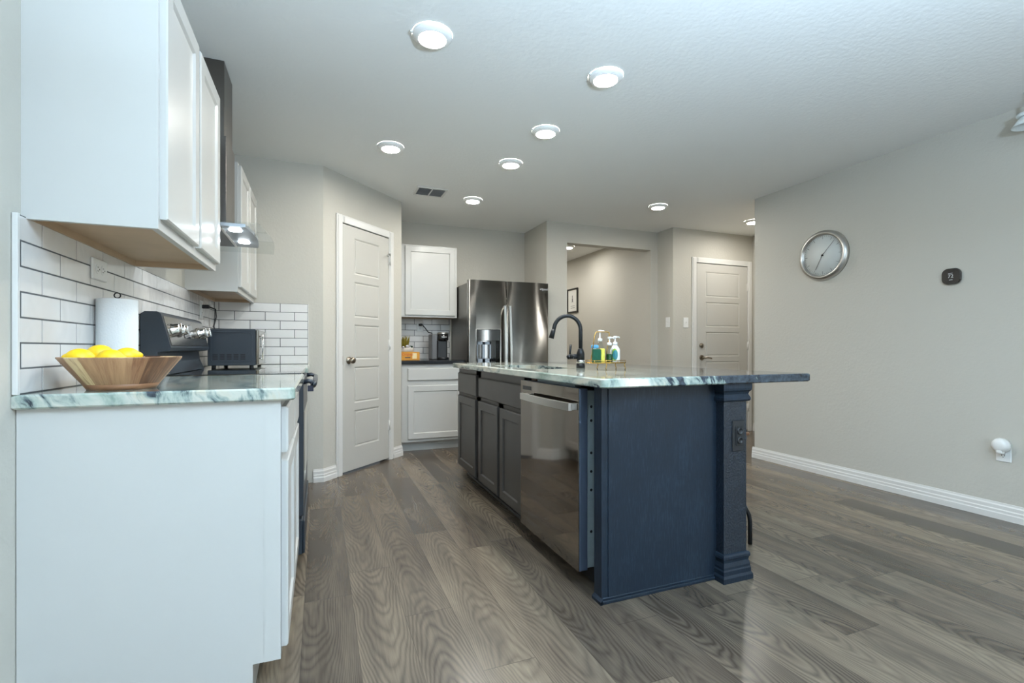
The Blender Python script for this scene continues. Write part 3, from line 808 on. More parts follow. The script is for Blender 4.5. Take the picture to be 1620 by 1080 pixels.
# ------------------------------------------------------------------ microwave
mw = T('microwave', 'black countertop microwave seen from its vented side, beside the range', 'microwave', (-0.48, 3.53, ZC))
P('case', MB().box(-0.617, 3.30, 0.930, -0.365, 3.76, 1.148, 0.004), 'black_metal', mw)
mb = MB()
def rrect(x0, z0, x1, z1, r):
    pts = []
    for (cx, cz, a0) in ((x1 - r, z1 - r, 0), (x0 + r, z1 - r, PI / 2), (x0 + r, z0 + r, PI), (x1 - r, z0 + r, 1.5 * PI)):
        for k in range(5): a = a0 + k / 4 * PI / 2; pts.append((cx + r * math.cos(a), 0, cz + r * math.sin(a)))
    return pts
mb.tube([(p[0], 3.2995, p[2]) for p in rrect(-0.600, 0.952, -0.385, 1.128, 0.018)], 0.0022, 6, closed=True)
P('side_rib', mb, 'black_metal', mw)
mb = MB()
for k in range(5):
    for r in range(4):
        x = -0.590 + k * 0.036; z = 0.966 + r * 0.0090
        mb.box(x, 3.2982, z, x + 0.026, 3.3005, z + 0.0052)
P('side_vents', mb, 'dark', mw)
dr = P('door', MB().box(-0.3645, 3.302, 0.932, -0.347, 3.64, 1.146, 0.004), 'range_panel', mw)
P('door_window', MB().box(-0.3475, 3.36, 0.965, -0.346, 3.59, 1.115, 0.001), 'black_gloss', dr)
P('door_handle', MB().cyl((-0.330, 3.33, 0.960), (-0.330, 3.33, 1.118), 0.0045, 10).cyl((-0.347, 3.33, 0.972), (-0.330, 3.33, 0.972), 0.004, 8).cyl((-0.347, 3.33, 1.106), (-0.330, 3.33, 1.106), 0.004, 8), 'chrome', dr)
P('keypad', MB().box(-0.3645, 3.645, 0.932, -0.347, 3.758, 1.146, 0.004), 'black_gloss', mw)
for fx in (-0.59, -0.39):
    for fy in (3.33, 3.73): P('foot', MB().cyl((fx, fy, ZC), (fx, fy, 0.931), 0.012, 12), 'black_plastic', mw)
P('power_cord', MB().tube([(-0.612, 3.55, 1.140), (-0.632, 3.56, 1.17), (-0.622, 3.59, 1.235), (-0.628, 3.60, 1.285), (-0.665, 3.60, 1.300)], 0.0045, 8)
  .box(-0.704, 3.586, 1.288, -0.660, 3.614, 1.312, 0.006), 'black_plastic', mw)

# ------------------------------------------------------------------ wall plates
def duplex(label, mtx, u, v, flat=False):
    """flat: the plate lies on its side"""
    th = T('wall_outlet', label, 'outlet', tuple(mtx @ Vector((u, v, 0))))
    m2 = mtx @ Matrix.Translation((u, v, 0)) @ (Matrix.Rotation(PI / 2, 4, 'Z') if flat else Matrix())
    P('plate', MB().box(-0.036, -0.058, 0, 0.036, 0.058, 0.008 if flat else 0.006, 0.003, mtx=m2), 'white_plastic', th)
    w = 0.002 if flat else 0.0
    for s_ in (-1, 1):
        c = s_ * 0.021
        rc = P('receptacle', disc(m2, 0, c, 0.006 + w, 0.0165, 0.002), 'white_plastic', th)
        P('slots', MB().box(-0.0075, c - 0.002, 0.008 + w, -0.0055, c + 0.008, 0.0085 + w, mtx=m2).box(0.0055, c - 0.002, 0.008 + w, 0.0075, c + 0.007, 0.0085 + w, mtx=m2)
          .box(-0.002, c - 0.011, 0.008 + w, 0.002, c - 0.007, 0.0085 + w, mtx=m2), 'dark', rc)
    return th
LT = LW @ Matrix.Translation((0, 0, 0.011))
duplex('white double outlet on the left wall tiles above the paper towel roll', LT, 2.060, 1.300, True)
wo = duplex('white outlet on the left wall tiles with the black microwave plug in it', LT, 3.60, 1.280)
BT = BW @ Matrix.Translation((0, 0, 0.011))
duplex('white outlet on the tiles with the coffee maker plug in it', BT, 1.045, 1.283)
RW = frame((WR, 0, 0), (0, 1, 0), (-1, 0, 0))
duplex('white outlet low on the right wall holding a plug-in dispenser', RW, 1.612, 0.408)
dv = T('plug_in_freshener', 'rounded white plug-in dispenser stuck in the low outlet on the right wall', 'air freshener', (WR, 1.612, 0.44))
P('housing', MB().lathe((WR - 0.011, 1.612, 0.452), [(0, 0.002), (0.040, 0), (0.043, -0.02), (0.038, -0.042), (0.02, -0.050), (0, -0.051)], 32, 'x'), 'white_plastic', dv)
P('refill', MB().box(WR - 0.058, 1.594, 0.400, WR - 0.020, 1.630, 0.452, 0.012, 3), 'white_plastic', dv)
def toggle(label, mtx, u, v):
    th = T('light_switch', label, 'switch', tuple(mtx @ Vector((u, v, 0))))
    P('plate', MB().box(u - 0.037, v - 0.06, 0, u + 0.037, v + 0.06, 0.006, 0.003, mtx=mtx), 'white_plastic', th)
    P('switch_lever', MB().box(u - 0.006, v - 0.013, 0.006, u + 0.006, v + 0.013, 0.008, mtx=mtx).box(u - 0.004, v - 0.002, 0.008, u + 0.004, v + 0.011, 0.016, 0.002, mtx=mtx), 'white_plastic', th)
SW = frame((WR, 0, 0), (0, 1, 0), (-1, 0, 0))
toggle('white light switch on the narrow side wall, right of the wide opening', SW, 4.637, 1.345)
toggle('white light switch beside the casing of the entry hall door', frame((0, YE, 0), (1, 0, 0), (0, -1, 0)), 4.016, 1.340)

# ------------------------------------------------------------------ bowl, lemons, paper towels
BX, BY = -0.538, 1.735
bw = T('wooden_bowl', 'conical acacia wood salad bowl full of lemons on the near granite countertop', 'bowl', (BX, BY, ZC))
P('bowl_wall', MB().lathe((BX, BY, ZC), [(0.090, 0.016), (0.144, 0.090), (0.144, 0.093), (0.137, 0.093), (0.083, 0.020)], 64), 'acacia', bw)
P('bowl_base', MB().lathe((BX, BY, ZC), [(0, 0.0), (0.080, 0.0), (0.0905, 0.0165), (0.082, 0.020), (0, 0.020)], 64), 'acacia_base', bw)
def lemon(label, x, y, z, rot):
    R = Matrix.Rotation(rot[0], 4, 'Z') @ Matrix.Rotation(rot[1], 4, 'Y')
    bm = bmesh.new(); bmesh.ops.create_uvsphere(bm, u_segments=32, v_segments=20, radius=1.0)
    for v in bm.verts:
        a = v.co.z; r = math.hypot(v.co.x, v.co.y)
        l = a * 0.033; k = 0.028
        if abs(a) > 0.86: l += math.copysign((abs(a) - 0.86) * 0.05, a); k *= 0.9
        v.co = (v.co.x * k, v.co.y * k, l)
    t = MB().bm(bm, True, Matrix.Translation((x, y, z)) @ R @ Matrix.Rotation(PI / 2, 4, 'Y'))
    ONE('lemon', t, 'lemon', label, 'lemon', (x, y, z), 'lemons in the wooden bowl')
lemon('lemon at the left end of the bowl, nearest the tiles', BX - 0.088, BY - 0.030, ZC + 0.089, (0.15, 0.1))
lemon('lemon at the back of the bowl, highest of the pile', BX - 0.068, BY + 0.045, ZC + 0.100, (0.35, 0.05))
lemon('lemon at the front middle of the bowl, second lowest beside the left one', BX - 0.014, BY - 0.045, ZC + 0.087, (-0.1, 0.0))
lemon('lemon at the right of the pile, in front of the paper towel roll edge', BX + 0.000, BY + 0.032, ZC + 0.092, (0.3, -0.15))
TX, TY = -0.652, 2.055
ph = T('paper_towel_holder', 'thin dark paper towel stand with ring finial showing above the white roll', 'paper towel holder', (TX, TY, ZC))
P('base', MB().lathe((TX, TY, ZC), [(0, 0), (0.054, 0), (0.054, 0.006), (0.05, 0.010), (0, 0.010)], 40), 'matte_black', ph)
P('rod', MB().cyl((TX, TY, ZC + 0.01), (TX, TY, 1.206), 0.005, 10), 'matte_black', ph)
P('ring', MB().tube([(TX + 0.009 * math.cos(a), TY, 1.2145 + 0.009 * math.sin(a)) for a in [2 * PI * k / 16 for k in range(16)]], 0.0022, 6, closed=True), 'matte_black', ph)
ONE('paper_towel_roll', MB().lathe((TX, TY, ZC + 0.0105), [(0.019, 0), (0.057, 0), (0.0575, 0.002), (0.0575, 0.273), (0.056, 0.276), (0.019, 0.276), (0.019, 0)], 56), 'paper', 'upright white paper towel roll behind the wooden bowl, against the tiles', 'paper towel roll', (TX, TY, ZC + 0.0105))

# ------------------------------------------------------------------ island
IX0, IX1, IY0, IY1 = 1.056, 1.700, 1.680, 3.830
il = T('kitchen_island', 'black painted kitchen island with charcoal doors and a corner post', 'kitchen island', (1.35, 2.75, 0))
DWY0, DWY1 = 1.845, 2.460
b = MB()
b.box(IX0, IY0 + 0.018, 0, 1.62, IY0 + 0.056, 0.876)                       # end filler behind the end panel
b.box(1.66, IY0 + 0.018, 0, IX1, IY1, 0.876)                              # back panel on the bar side
b.box(IX0, IY1 - 0.018, 0.10, 1.66, IY1, 0.876)                           # far end
b.box(IX0, DWY1 + 0.004, 0.10, 1.66, DWY1 + 0.020, 0.876)
b.box(IX0 + 0.02, DWY1 + 0.02, 0.10, 1.66, IY1 - 0.018, 0.116)
b.box(IX0 + 0.075, DWY1 + 0.004, 0.0, IX0 + 0.09, IY1, 0.10)
b.box(IX0 + 0.09, IY1 - 0.018, 0.0, 1.66, IY1, 0.10)
P('island_body', b, 'black_paint', il)
ff = MB()
for (y0, y1, z0, z1) in ((DWY1 + 0.004, DWY1 + 0.035, 0.10, 0.876), (IY1 - 0.045, IY1, 0.10, 0.876), (3.25, 3.36, 0.10, 0.876), (2.80, 2.89, 0.10, 0.69),
                         (DWY1 + 0.035, IY1 - 0.045, 0.10, 0.14), (DWY1 + 0.035, IY1 - 0.045, 0.655, 0.70), (DWY1 + 0.035, IY1 - 0.045, 0.825, 0.876)):
    ff.box(IX0, y0, z0, IX0 + 0.019, y1, z1)
P('face_frame', ff, 'grey_cab', il)
P('end_panel', MB().box(IX0, IY0, 0, 1.66, IY0 + 0.018, 0.876).box(IX0 + 0.03, IY0 - 0.004, 0.018, 1.640, IY0, 0.872, 0.001), 'black_paint', il)
P('base_moulding', MB().prism([(IX0 - 0.012, 0), (IX0 - 0.012, 0.012), (IX0, 0.022), (IX0, 0)], IY0 - 0.012, IY0 + 0.056, 'y').box(IX0 - 0.012, IY0 - 0.012, 0, 1.645, IY0, 0.014, 0.002).box(IX0, IY0 - 0.006, 0.012, 1.645, IY0, 0.024, 0.003), 'black_paint', il)
P('toe_moulding', MB().box(IX0 + 0.062, DWY1 + 0.004, 0, IX0 + 0.075, IY1, 0.018, 0.004), 'grey_cab', il)
IL = frame((IX0, 0, 0), (0, 1, 0), (-1, 0, 0))
for (a, c, d, e) in ((3.310, 3.802, 0.685, 0.842), (2.474, 3.262, 0.690, 0.828)): P('drawer', flat_front(IL, a, c, d, e), 'grey_cab', il)
for (a, c) in ((3.335, 3.802), (2.868, 3.262), (2.474, 2.828)): P('door', shaker(IL, a, c, 0.10, 0.662), 'grey_cab', il)
# corner post with stepped cap and base
PX0, PX1, PY0, PY1 = 1.655, 1.788, 1.635, 1.768
po = MB().box(PX0, PY0, 0.10, PX1, PY1, 0.815, 0.002)
P('corner_post', po, 'black_texture', il)
def stepped(levels):
    mb = MB(); vs = []; fs = []
    for (g, z) in levels: vs += [(PX0 - g, PY0 - g, z), (PX1 + g, PY0 - g, z), (PX1 + g, PY1 + g, z), (PX0 - g, PY1 + g, z)]
    n = len(levels)
    for k in range(n - 1):
        for i in range(4): j = (i + 1) % 4; fs.append((k * 4 + i, k * 4 + j, (k + 1) * 4 + j, (k + 1) * 4 + i))
    fs += [(0, 1, 2, 3), tuple(4 * (n - 1) + i for i in range(4))]
    return mb.add(vs, fs)
P('post_cap', stepped([(0.001, 0.795), (0.008, 0.797), (0.012, 0.803), (0.012, 0.813), (0.008, 0.820), (0.005, 0.828), (0.008, 0.838), (0.014, 0.845), (0.016, 0.856), (0.016, 0.876)]), 'black_paint', il)
P('post_base', stepped([(0.019, 0), (0.019, 0.022), (0.013, 0.032), (0.013, 0.050), (0.010, 0.056), (0.010, 0.066), (0.005, 0.084), (0.007, 0.096), (0.011, 0.102), (0.011, 0.112), (0.007, 0.120), (0.001, 0.122)]), 'black_paint', il)
PF = frame((0, PY0, 0), (1, 0, 0), (0, -1, 0))
ol = P('outlet', MB().box(1.700, 0.575, 0, 1.770, 0.712, 0.006, 0.003, mtx=PF), 'black_plastic', il, 'black painted outlet plate')
P('receptacle', MB().box(1.716, 0.600, 0.006, 1.754, 0.688, 0.012, 0.004, mtx=PF).lathe((1.735, PY0 - 0.012, 0.665), [(0.016, 0), (0.016, -0.005), (0.011, -0.006), (0.010, -0.003), (0, -0.003)], 20, 'y').lathe((1.735, PY0 - 0.012, 0.623), [(0.016, 0), (0.016, -0.005), (0.011, -0.006), (0.010, -0.003), (0, -0.003)], 20, 'y'), 'black_plastic', ol)

SKX0, SKY0, SKX1, SKY1 = 1.135, 2.50, 1.425, 3.22
ONE('granite_island_top', slab(1.015, 1.606, 2.172, 3.905, 0.8765, ZC, 0.022, 0.005, (SKX0, SKY0, SKX1, SKY1), rx=(0, 1, 2, 3)), 'granite_island', 'green-white granite island top with charcoal stripes and a dark bar overhang', 'countertop', (1.5, 2.75, 0.8765))
sk = T('kitchen_sink', 'stainless undermount sink sunk in the island top beside the black faucet', 'sink', (1.28, 2.86, 0.66))
mb = MB(); z1 = 0.876; z0 = 0.68
def tub(mb, x0, y0, x1, y1):
    o = [(x0, y0), (x1, y0), (x1, y1), (x0, y1)]; t = 0.012
    i = [(x0 + t, y0 + t), (x1 - t, y0 + t), (x1 - t, y1 - t), (x0 + t, y1 - t)]
    vs = [(*q, z1) for q in o] + [(*q, z0) for q in o] + [(*q, z1) for q in i] + [(*q, z0 + t) for q in i]
    fs = [(4, 5, 6, 7), (12, 13, 14, 15)]
    for k in range(4):
        j = (k + 1) % 4; fs += [(k, j, 4 + j, 4 + k), (8 + k, 8 + j, 12 + j, 12 + k), (k, j, 8 + j, 8 + k)]
    mb.add(vs, fs)
tub(mb, SKX0 - 0.006, SKY0 - 0.006, SKX1 + 0.006, 2.86); tub(mb, SKX0 - 0.006, 2.862, SKX1 + 0.006, SKY1 + 0.006)
P('basin', mb, 'sink_steel', sk)
for dy in (2.68, 3.04): P('drain', MB().lathe((1.28, dy, 0.692), [(0, 0.002), (0.03, 0.002), (0.045, 0.004), (0.047, 0)], 24), 'chrome', sk)

# faucet
FX, FY = 1.485, 2.600
fc = T('kitchen_faucet', 'matte black gooseneck faucet with side lever on the island', 'faucet', (FX, FY, ZC))
P('base_ring', MB().lathe((FX, FY, ZC), [(0, 0), (0.027, 0), (0.027, 0.012), (0.025, 0.028), (0, 0.028)], 28), 'matte_black', fc)
P('chrome_collar', MB().lathe((FX, FY, ZC + 0.0285), [(0, 0), (0.025, 0), (0.0255, 0.018), (0.022, 0.020), (0, 0.020)], 28), 'chrome', fc, 'chrome collar')
P('valve_body', MB().lathe((FX, FY, ZC + 0.049), [(0, 0), (0.024, 0), (0.024, 0.042), (0.016, 0.065), (0.013, 0.070), (0, 0.070)], 28), 'matte_black', fc)
d = Vector((-0.93, 0.37, 0)).normalized()          # the spout reaches over the basin, parallel to the picture's width
def fp(a, z): return (FX + d.x * a, FY + d.y * a, z)
arc = [fp(0, 1.02), fp(0, 1.145)] + [fp(0.082 - 0.082 * math.cos(t), 1.145 + 0.088 * math.sin(t)) for t in [PI * k / 16 for k in range(1, 15)]] + [fp(0.170, 1.13), fp(0.178, 1.10)]
P('spout', MB().tube(arc, 0.0125, 14), 'matte_black', fc)
P('spray_head', MB().tube([fp(0.1655, 1.150), fp(0.170, 1.132), fp(0.180, 1.095)], [0.0135, 0.0145, 0.0165], 14), 'matte_black', fc)
hs = P('handle_stem', MB().tube([fp(0.015, ZC + 0.070), fp(0.07, ZC + 0.068)], 0.016, 14).ball(fp(0.07, ZC + 0.068), 0.0165), 'matte_black', fc)
P('lever', MB().tube([fp(0.066, ZC + 0.07), fp(0.064, ZC + 0.10), fp(0.060, ZC + 0.142)], [0.006, 0.0065, 0.0075], 10), 'matte_black', hs)

# ------------------------------------------------------------------ caddy and what stands in it
CX0, CX1, CY0, CY1, CZ = 1.372, 1.572, 2.255, 2.345, ZC + 0.040
cd = T('wire_caddy', 'small gold wire sink caddy on the island beside the black faucet', 'caddy', (1.472, 2.30, ZC))
mb = MB().tube([(CX0, CY0, CZ), (CX1, CY0, CZ), (CX1, CY1, CZ), (CX0, CY1, CZ)], 0.0028, 8, closed=True)
mb.tube([(CX0, CY0, CZ + 0.012), (CX1, CY0, CZ + 0.012), (CX1, CY1, CZ + 0.012), (CX0, CY1, CZ + 0.012)], 0.0018, 8, closed=True)
for k in range(5):
    x = CX0 + (CX1 - CX0) * k / 4
    for y in (CY0, CY1): mb.cyl((x, y, CZ), (x, y, CZ + 0.012), 0.0016, 6)
P('rim', mb, 'brass', cd)
P('tray', MB().box(CX0 + 0.001, CY0 + 0.001, CZ - 0.004, CX1 - 0.001, CY1 - 0.001, CZ - 0.001, 0.001), 'brass', cd)
for (x, y, sx) in ((CX0 + 0.075, CY0, -1), (CX1 - 0.004, CY0, 1), (CX0 + 0.075, CY1, -1), (CX1 - 0.004, CY1, 1)):
    P('leg', MB().tube([(x, y, CZ - 0.002), (x - 0.004 * sx, y, CZ - 0.016), (x + 0.003 * sx, y, CZ - 0.030), (x + 0.001, y, ZC)], 0.0026, 8), 'brass', cd)
P('handle', MB().tube([(CX0 + 0.004, 2.30, CZ), (1.402, 2.30, 1.105), (1.410, 2.30, 1.121), (1.420, 2.30, 1.124), (1.484, 2.30, 1.124), (1.494, 2.30, 1.121), (1.496, 2.30, 1.112), (1.482, 2.30, 1.03), (1.470, 2.30, CZ)], 0.0026, 8), 'brass', cd)
ONE('scrub_pad', MB().box(1.374, 2.262, CZ, 1.420, 2.284, CZ + 0.075, 0.003), 'green', 'dark green scouring pad standing at the left end of the gold caddy', 'sponge', (1.397, 2.273, CZ))
ONE('sponge', MB().box(1.422, 2.262, CZ, 1.446, 2.286, CZ + 0.078, 0.004), 'yellow', 'yellow-green sponge right of the scouring pad in the gold caddy', 'sponge', (1.434, 2.274, CZ))
br = T('dish_brush', 'blue-headed dish brush leaning above the sponges in the gold caddy', 'brush', (1.405, 2.312, CZ))
P('brush_head', MB().box(1.388, 2.303, CZ + 0.078, 1.432, 2.321, CZ + 0.098, 0.007, 2), 'blue', br)
P('handle', MB().box(1.396, 2.308, CZ, 1.420, 2.316, CZ + 0.079, 0.003), 'white_plastic', br)
def bottle(name, label, x, y, r, h, pump_z, body_m, liquid=None, tag=None):
    z = CZ
    t = T(name, label, 'bottle', (x, y, z))
    sh = h * 0.82
    P('body', MB().lathe((x, y, z), [(0, 0), (r * 0.95, 0), (r, 0.004), (r, sh * 0.86), (r * 0.8, sh), (0.010, h), (0, h)], 28), body_m, t)
    if liquid: P('liquid', MB().lathe((x, y, z + 0.003), [(0, 0), (r * 0.9, 0), (r * 0.92, 0.004), (r * 0.92, liquid), (0, liquid)], 24), 'green_liquid', t)
    P('collar', MB().lathe((x, y, z + h), [(0, 0), (0.0125, 0), (0.0125, 0.014), (0.005, 0.018), (0.0035, 0.018), (0.0035, pump_z - h), (0, pump_z - h)], 20), 'white_plastic', t)
    P('pump_head', MB().box(x - 0.010, y - 0.007, z + pump_z, x + 0.010, y + 0.007, z + pump_z + 0.011, 0.003, 2).tube([(x, y, z + pump_z + 0.006), (x + 0.022, y - 0.003, z + pump_z + 0.006), (x + 0.026, y - 0.003, z + pump_z + 0.001)], 0.0035, 8), 'white_plastic', t)
    return t
bottle('soap_bottle', 'tallest clear soap bottle with white pump, behind the sponges', 1.446, 2.316, 0.021, 0.118, 0.170, 'clear_plastic')
bottle('soap_bottle', 'clear bottle half full of green soap in the middle of the caddy', 1.481, 2.276, 0.019, 0.095, 0.132, 'clear_plastic', 0.045)
b3 = bottle('soap_bottle', 'white pump bottle with blue-green oval label at the caddy right end', 1.526, 2.288, 0.027, 0.098, 0.136, 'white_plastic')
mb = MB()
def wrap(mb, x, y, z, r, rz, a_c, half, zs):
    vs = []; n = 20
    c = [(a_c + half * math.cos(2 * PI * k / n), zs * math.sin(2 * PI * k / n)) for k in range(n)]
    vs = [(x + r * math.cos(a), y + r * math.sin(a), z + h) for a, h in c]
    return mb.add(vs + [(x + r * math.cos(a_c) * 1.02, y + r * math.sin(a_c) * 1.02, z)], [(k, (k + 1) % n, n) for k in range(n)])
P('label', wrap(MB(), 1.526, 2.288, CZ + 0.045, 0.0285, 0, math.radians(232), 0.62, 0.033), 'label_lime', b3)
P('label_emblem', wrap(MB(), 1.526, 2.288, CZ + 0.043, 0.0292, 0, math.radians(238), 0.50, 0.027), 'label_teal', b3)

# ------------------------------------------------------------------ dishwasher
dw = T('dishwasher', 'black stainless dishwasher with bar handle built into the island', 'dishwasher', (1.35, 2.15, 0))
P('tub', MB().box(1.082, DWY0, 0.10, 1.62, DWY1 - 0.002, 0.855).box(1.12, DWY0, 0.0, 1.60, DWY1 - 0.002, 0.10), 'dark', dw)
P('side_frame', MB().box(1.066, DWY0 - 0.028, 0.085, 1.106, DWY0 - 0.001, 0.850, 0.001), 'grey_metal', dw, 'bare galvanised side frame')
for z in (0.24, 0.42, 0.50, 0.58, 0.72, 0.78): P('frame_hole', MB().cyl((1.090, DWY0 - 0.0282, z), (1.090, DWY0 - 0.0295, z), 0.006, 12), 'dark', dw)
dd = P('door', MB().box(1.012, 1.790, 0.088, 1.017, 2.420, 0.862, 0.001), 'dw', dw)
P('door_edge', MB().box(1.0172, 1.791, 0.088, 1.058, 2.419, 0.861, 0.002), 'dw_edge', dd, 'bluish steel door edge')
n = 14; pts = [(0.976 - 0.012 * math.sin(PI * k / n), 1.800 + 0.530 * k / n, 0.785) for k in range(n + 1)]
vs = []; fs = []
for (x, y, z) in pts: vs += [(x - 0.006, y, z - 0.016), (x + 0.010, y, z - 0.016), (x + 0.010, y, z + 0.016), (x - 0.006, y, z + 0.016)]
for k in range(n):
    for i in range(4): j = (i + 1) % 4; fs.append((k * 4 + i, k * 4 + j, k * 4 + 4 + j, k * 4 + 4 + i))
fs += [(0, 1, 2, 3), tuple(4 * n + i for i in range(4))]
hm = MB().add(vs, fs)
hm.box(0.980, 1.800, 0.771, 1.0125, 1.824, 0.799, 0.002).box(0.980, 2.306, 0.771, 1.0125, 2.330, 0.799, 0.002)
P('handle', hm, 'steel', dd, 'brushed steel bar handle')
bd = P('badge', MB().box(1.0105, 2.280, 0.815, 1.012, 2.388, 0.835, 0.0005), 'black_plastic', dd)
P('top_bracket', MB().box(1.066, 1.92, 0.858, 1.10, 2.32, 0.876, 0.001), 'grey_metal', dw)
P('wood_block', MB().box(1.062, 2.33, 0.858, 1.09, 2.39, 0.8755, 0.001), 'seat_wood', dw, 'red-brown wood block')

# ------------------------------------------------------------------ bar stool tucked under the overhang
st = T('bar_stool', 'metal stool with bent tube legs tucked behind the island post', 'stool', (1.965, 2.06, 0))
P('seat', MB().box(1.815, 1.91, 0.572, 2.115, 2.21, 0.590, 0.008, 2), 'seat_wood', st, 'brown wooden seat')
P('seat_frame', MB().box(1.825, 1.92, 0.545, 2.105, 2.20, 0.5715, 0.004), 'grey_plastic', st)
for sx in (-1, 1):
    for sy in (-1, 1):
        x, y = 1.965, 2.06
        P('leg', MB().tube([(x + sx * 0.105, y + sy * 0.115, 0.55), (x + sx * 0.108, y + sy * 0.135, 0.225), (x + sx * 0.122, y + sy * 0.145, 0.19), (x + sx * 0.140, y + sy * 0.150, 0.155), (x + sx * 0.146, y + sy * 0.152, 0.12), (x + sx * 0.146, y + sy * 0.152, 0.0)], 0.011, 12), 'matte_black', st)
P('foot_rail', MB().tube([(x + sx * 0.112, y + sy * 0.136, 0.24) for sx, sy in ((-1, -1), (1, -1), (1, 1), (-1, 1))], 0.008, 10, closed=True), 'matte_black', st)

# ------------------------------------------------------------------ refrigerator
fx0, fx1, fy = 1.402, 2.302, 4.72
fr = T('refrigerator', 'stainless side-by-side refrigerator with water dispenser in the alcove', 'refrigerator', (1.85, 5.0, 0))
P('case', MB().box(fx0 + 0.004, fy + 0.075, 0.03, fx1 - 0.004, 5.43, 1.715, 0.004).box(fx0 + 0.02, fy + 0.09, 0.0, fx1 - 0.02, 5.40, 0.031), 'fridge_side', fr)
split = 1.812
FF = frame((0, fy, 0), (1, 0, 0), (0, -1, 0))
DX0, DX1, DZ0, DZ1 = 1.478, 1.746, 0.86, 1.232
def bowed_door(x0, x1, z0, z1, bow, hole=None):
    """fridge door with a gently bowed front and rounded vertical edges; hole = (x0, z0, x1, z1) for the dispenser"""
    n = 24; t = 0.068; r = 0.006
    def prof(x):
        k = (x - x0) / (x1 - x0)
        e = min(x - x0, x1 - x); c = 0.0
        if e < r: c = r - math.sqrt(max(0, r * r - (r - e) ** 2))
        return fy + c - bow * 4 * k * (1 - k) + bow * 0.5
    xs = sorted(set([x0, x0 + r * 0.15, x0 + r * 0.5, x0 + r, x1 - r, x1 - r * 0.5, x1 - r * 0.15, x1] + [x0 + (x1 - x0) * k / n for k in range(1, n)] + ([hole[0], hole[2]] if hole else [])))
    mb = MB()
    def strip(xa, xb, za, zb):
        q = [x for x in xs if xa - 1e-6 <= x <= xb + 1e-6]
        vs = [(x, prof(x), z) for z in (za, zb) for x in q]; m = len(q)
        mb.add(vs, [(i, i + 1, m + i + 1, m + i) for i in range(m - 1)], True)
    if hole:
        strip(x0, hole[0], z0, z1); strip(hole[2], x1, z0, z1); strip(hole[0], hole[2], z0, hole[1]); strip(hole[0], hole[2], hole[3], z1)
    else: strip(x0, x1, z0, z1)
    yb = fy + t; m = len(xs)
    for z in (z0, z1):
        vs = [(x, prof(x), z) for x in xs] + [(x, yb, z) for x in xs]
        mb.add(vs, [(i, i + 1, m + i + 1, m + i) for i in range(m - 1)])
    for x in (x0, x1): mb.add([(x, prof(x), z0), (x, yb, z0), (x, yb, z1), (x, prof(x), z1)], [(0, 1, 2, 3)])
    if not hole: mb.add([(x0, yb, z0), (x1, yb, z0), (x1, yb, z1), (x0, yb, z1)], [(0, 1, 2, 3)])
    return mb
fl = P('freezer_door', bowed_door(fx0, split - 0.003, 0.10, 1.737, 0.0004, (DX0, DZ0, DX1, DZ1)), 'fridge', fr)
fd = P('door', bowed_door(split + 0.003, fx1, 0.10, 1.737, 0.021), 'fridge', fr)
P('toe_grille', MB().box(fx0 + 0.01, fy + 0.02, 0.015, fx1 - 0.01, fy + 0.07, 0.092, 0.003), 'black_plastic', fr)
ds = P('dispenser', MB().box(DX0, DZ0, -0.064, DX1, DZ1, -0.060, mtx=FF).box(DX0, DZ0, -0.06, DX0 + 0.012, DZ1, 0.001, mtx=FF).box(DX1 - 0.012, DZ0, -0.06, DX1, DZ1, 0.001, mtx=FF)
       .box(DX0, DZ0, -0.06, DX1, DZ0 + 0.02, 0.001, mtx=FF).box(DX0 + 0.012, 1.115, -0.06, DX1 - 0.012, DZ1 - 0.004, 0.0, 0.003, mtx=FF), 'black_gloss', fl, 'black dispenser niche')
P('dispenser_rim', MB().tube([FF @ Vector(q) for q in ((DX0, DZ0, 0.001), (DX1, DZ0, 0.001), (DX1, DZ1, 0.001), (DX0, DZ1, 0.001))], 0.004, 8, closed=True), 'steel', fl)
pb = MB()
for (a, b_, c, d_) in ((1.495, 0.88, 1.512, 1.105), (1.560, 0.88, 1.590, 1.105), (1.638, 0.88, 1.655, 1.105), (1.495, 1.075, 1.655, 1.105), (1.495, 0.88, 1.655, 0.93)):
    pb.box(a, b_, -0.058, c, d_, -0.04, 0.001, mtx=FF)
P('dispenser_paddles', pb, 'dispenser_grey', fl, 'pale grey paddle plate')
def bar_handle(xb, lean):
    pts = []
    for k in range(13):
        t = k / 12; z = 0.45 + (1.478 - 0.45) * t
        pts.append((xb + lean * (1 - t), fy - 0.030 - 0.022 * math.sin(PI * t), z))
    mb = MB(); vs = []; fs = []
    for (x, y, z) in pts: vs += [(x - 0.013, y + 0.006, z), (x + 0.013, y + 0.006, z), (x + 0.011, y - 0.008, z), (x - 0.011, y - 0.008, z)]
    for k in range(12):
        for i in range(4): j = (i + 1) % 4; fs.append((k * 4 + i, k * 4 + j, k * 4 + 4 + j, k * 4 + 4 + i))
    fs += [(0, 1, 2, 3), (48, 49, 50, 51)]
    mb.add(vs, fs)
    for z in (0.47, 1.458): mb.box(pts[0 if z < 1 else -1][0] - 0.010, fy - 0.030, z - 0.016, pts[0 if z < 1 else -1][0] + 0.010, fy + 0.0005, z + 0.016, 0.002)
    return mb
P('handle', bar_handle(1.784, 0.004), 'steel', fl); P('handle', bar_handle(1.840, 0.012), 'steel', fd)
P('badge', text_mb('Whirlpool', 0.036, 0.001, FF @ Matrix.Translation((2.215, 1.672, 0.0035))), 'light_ink', fd)

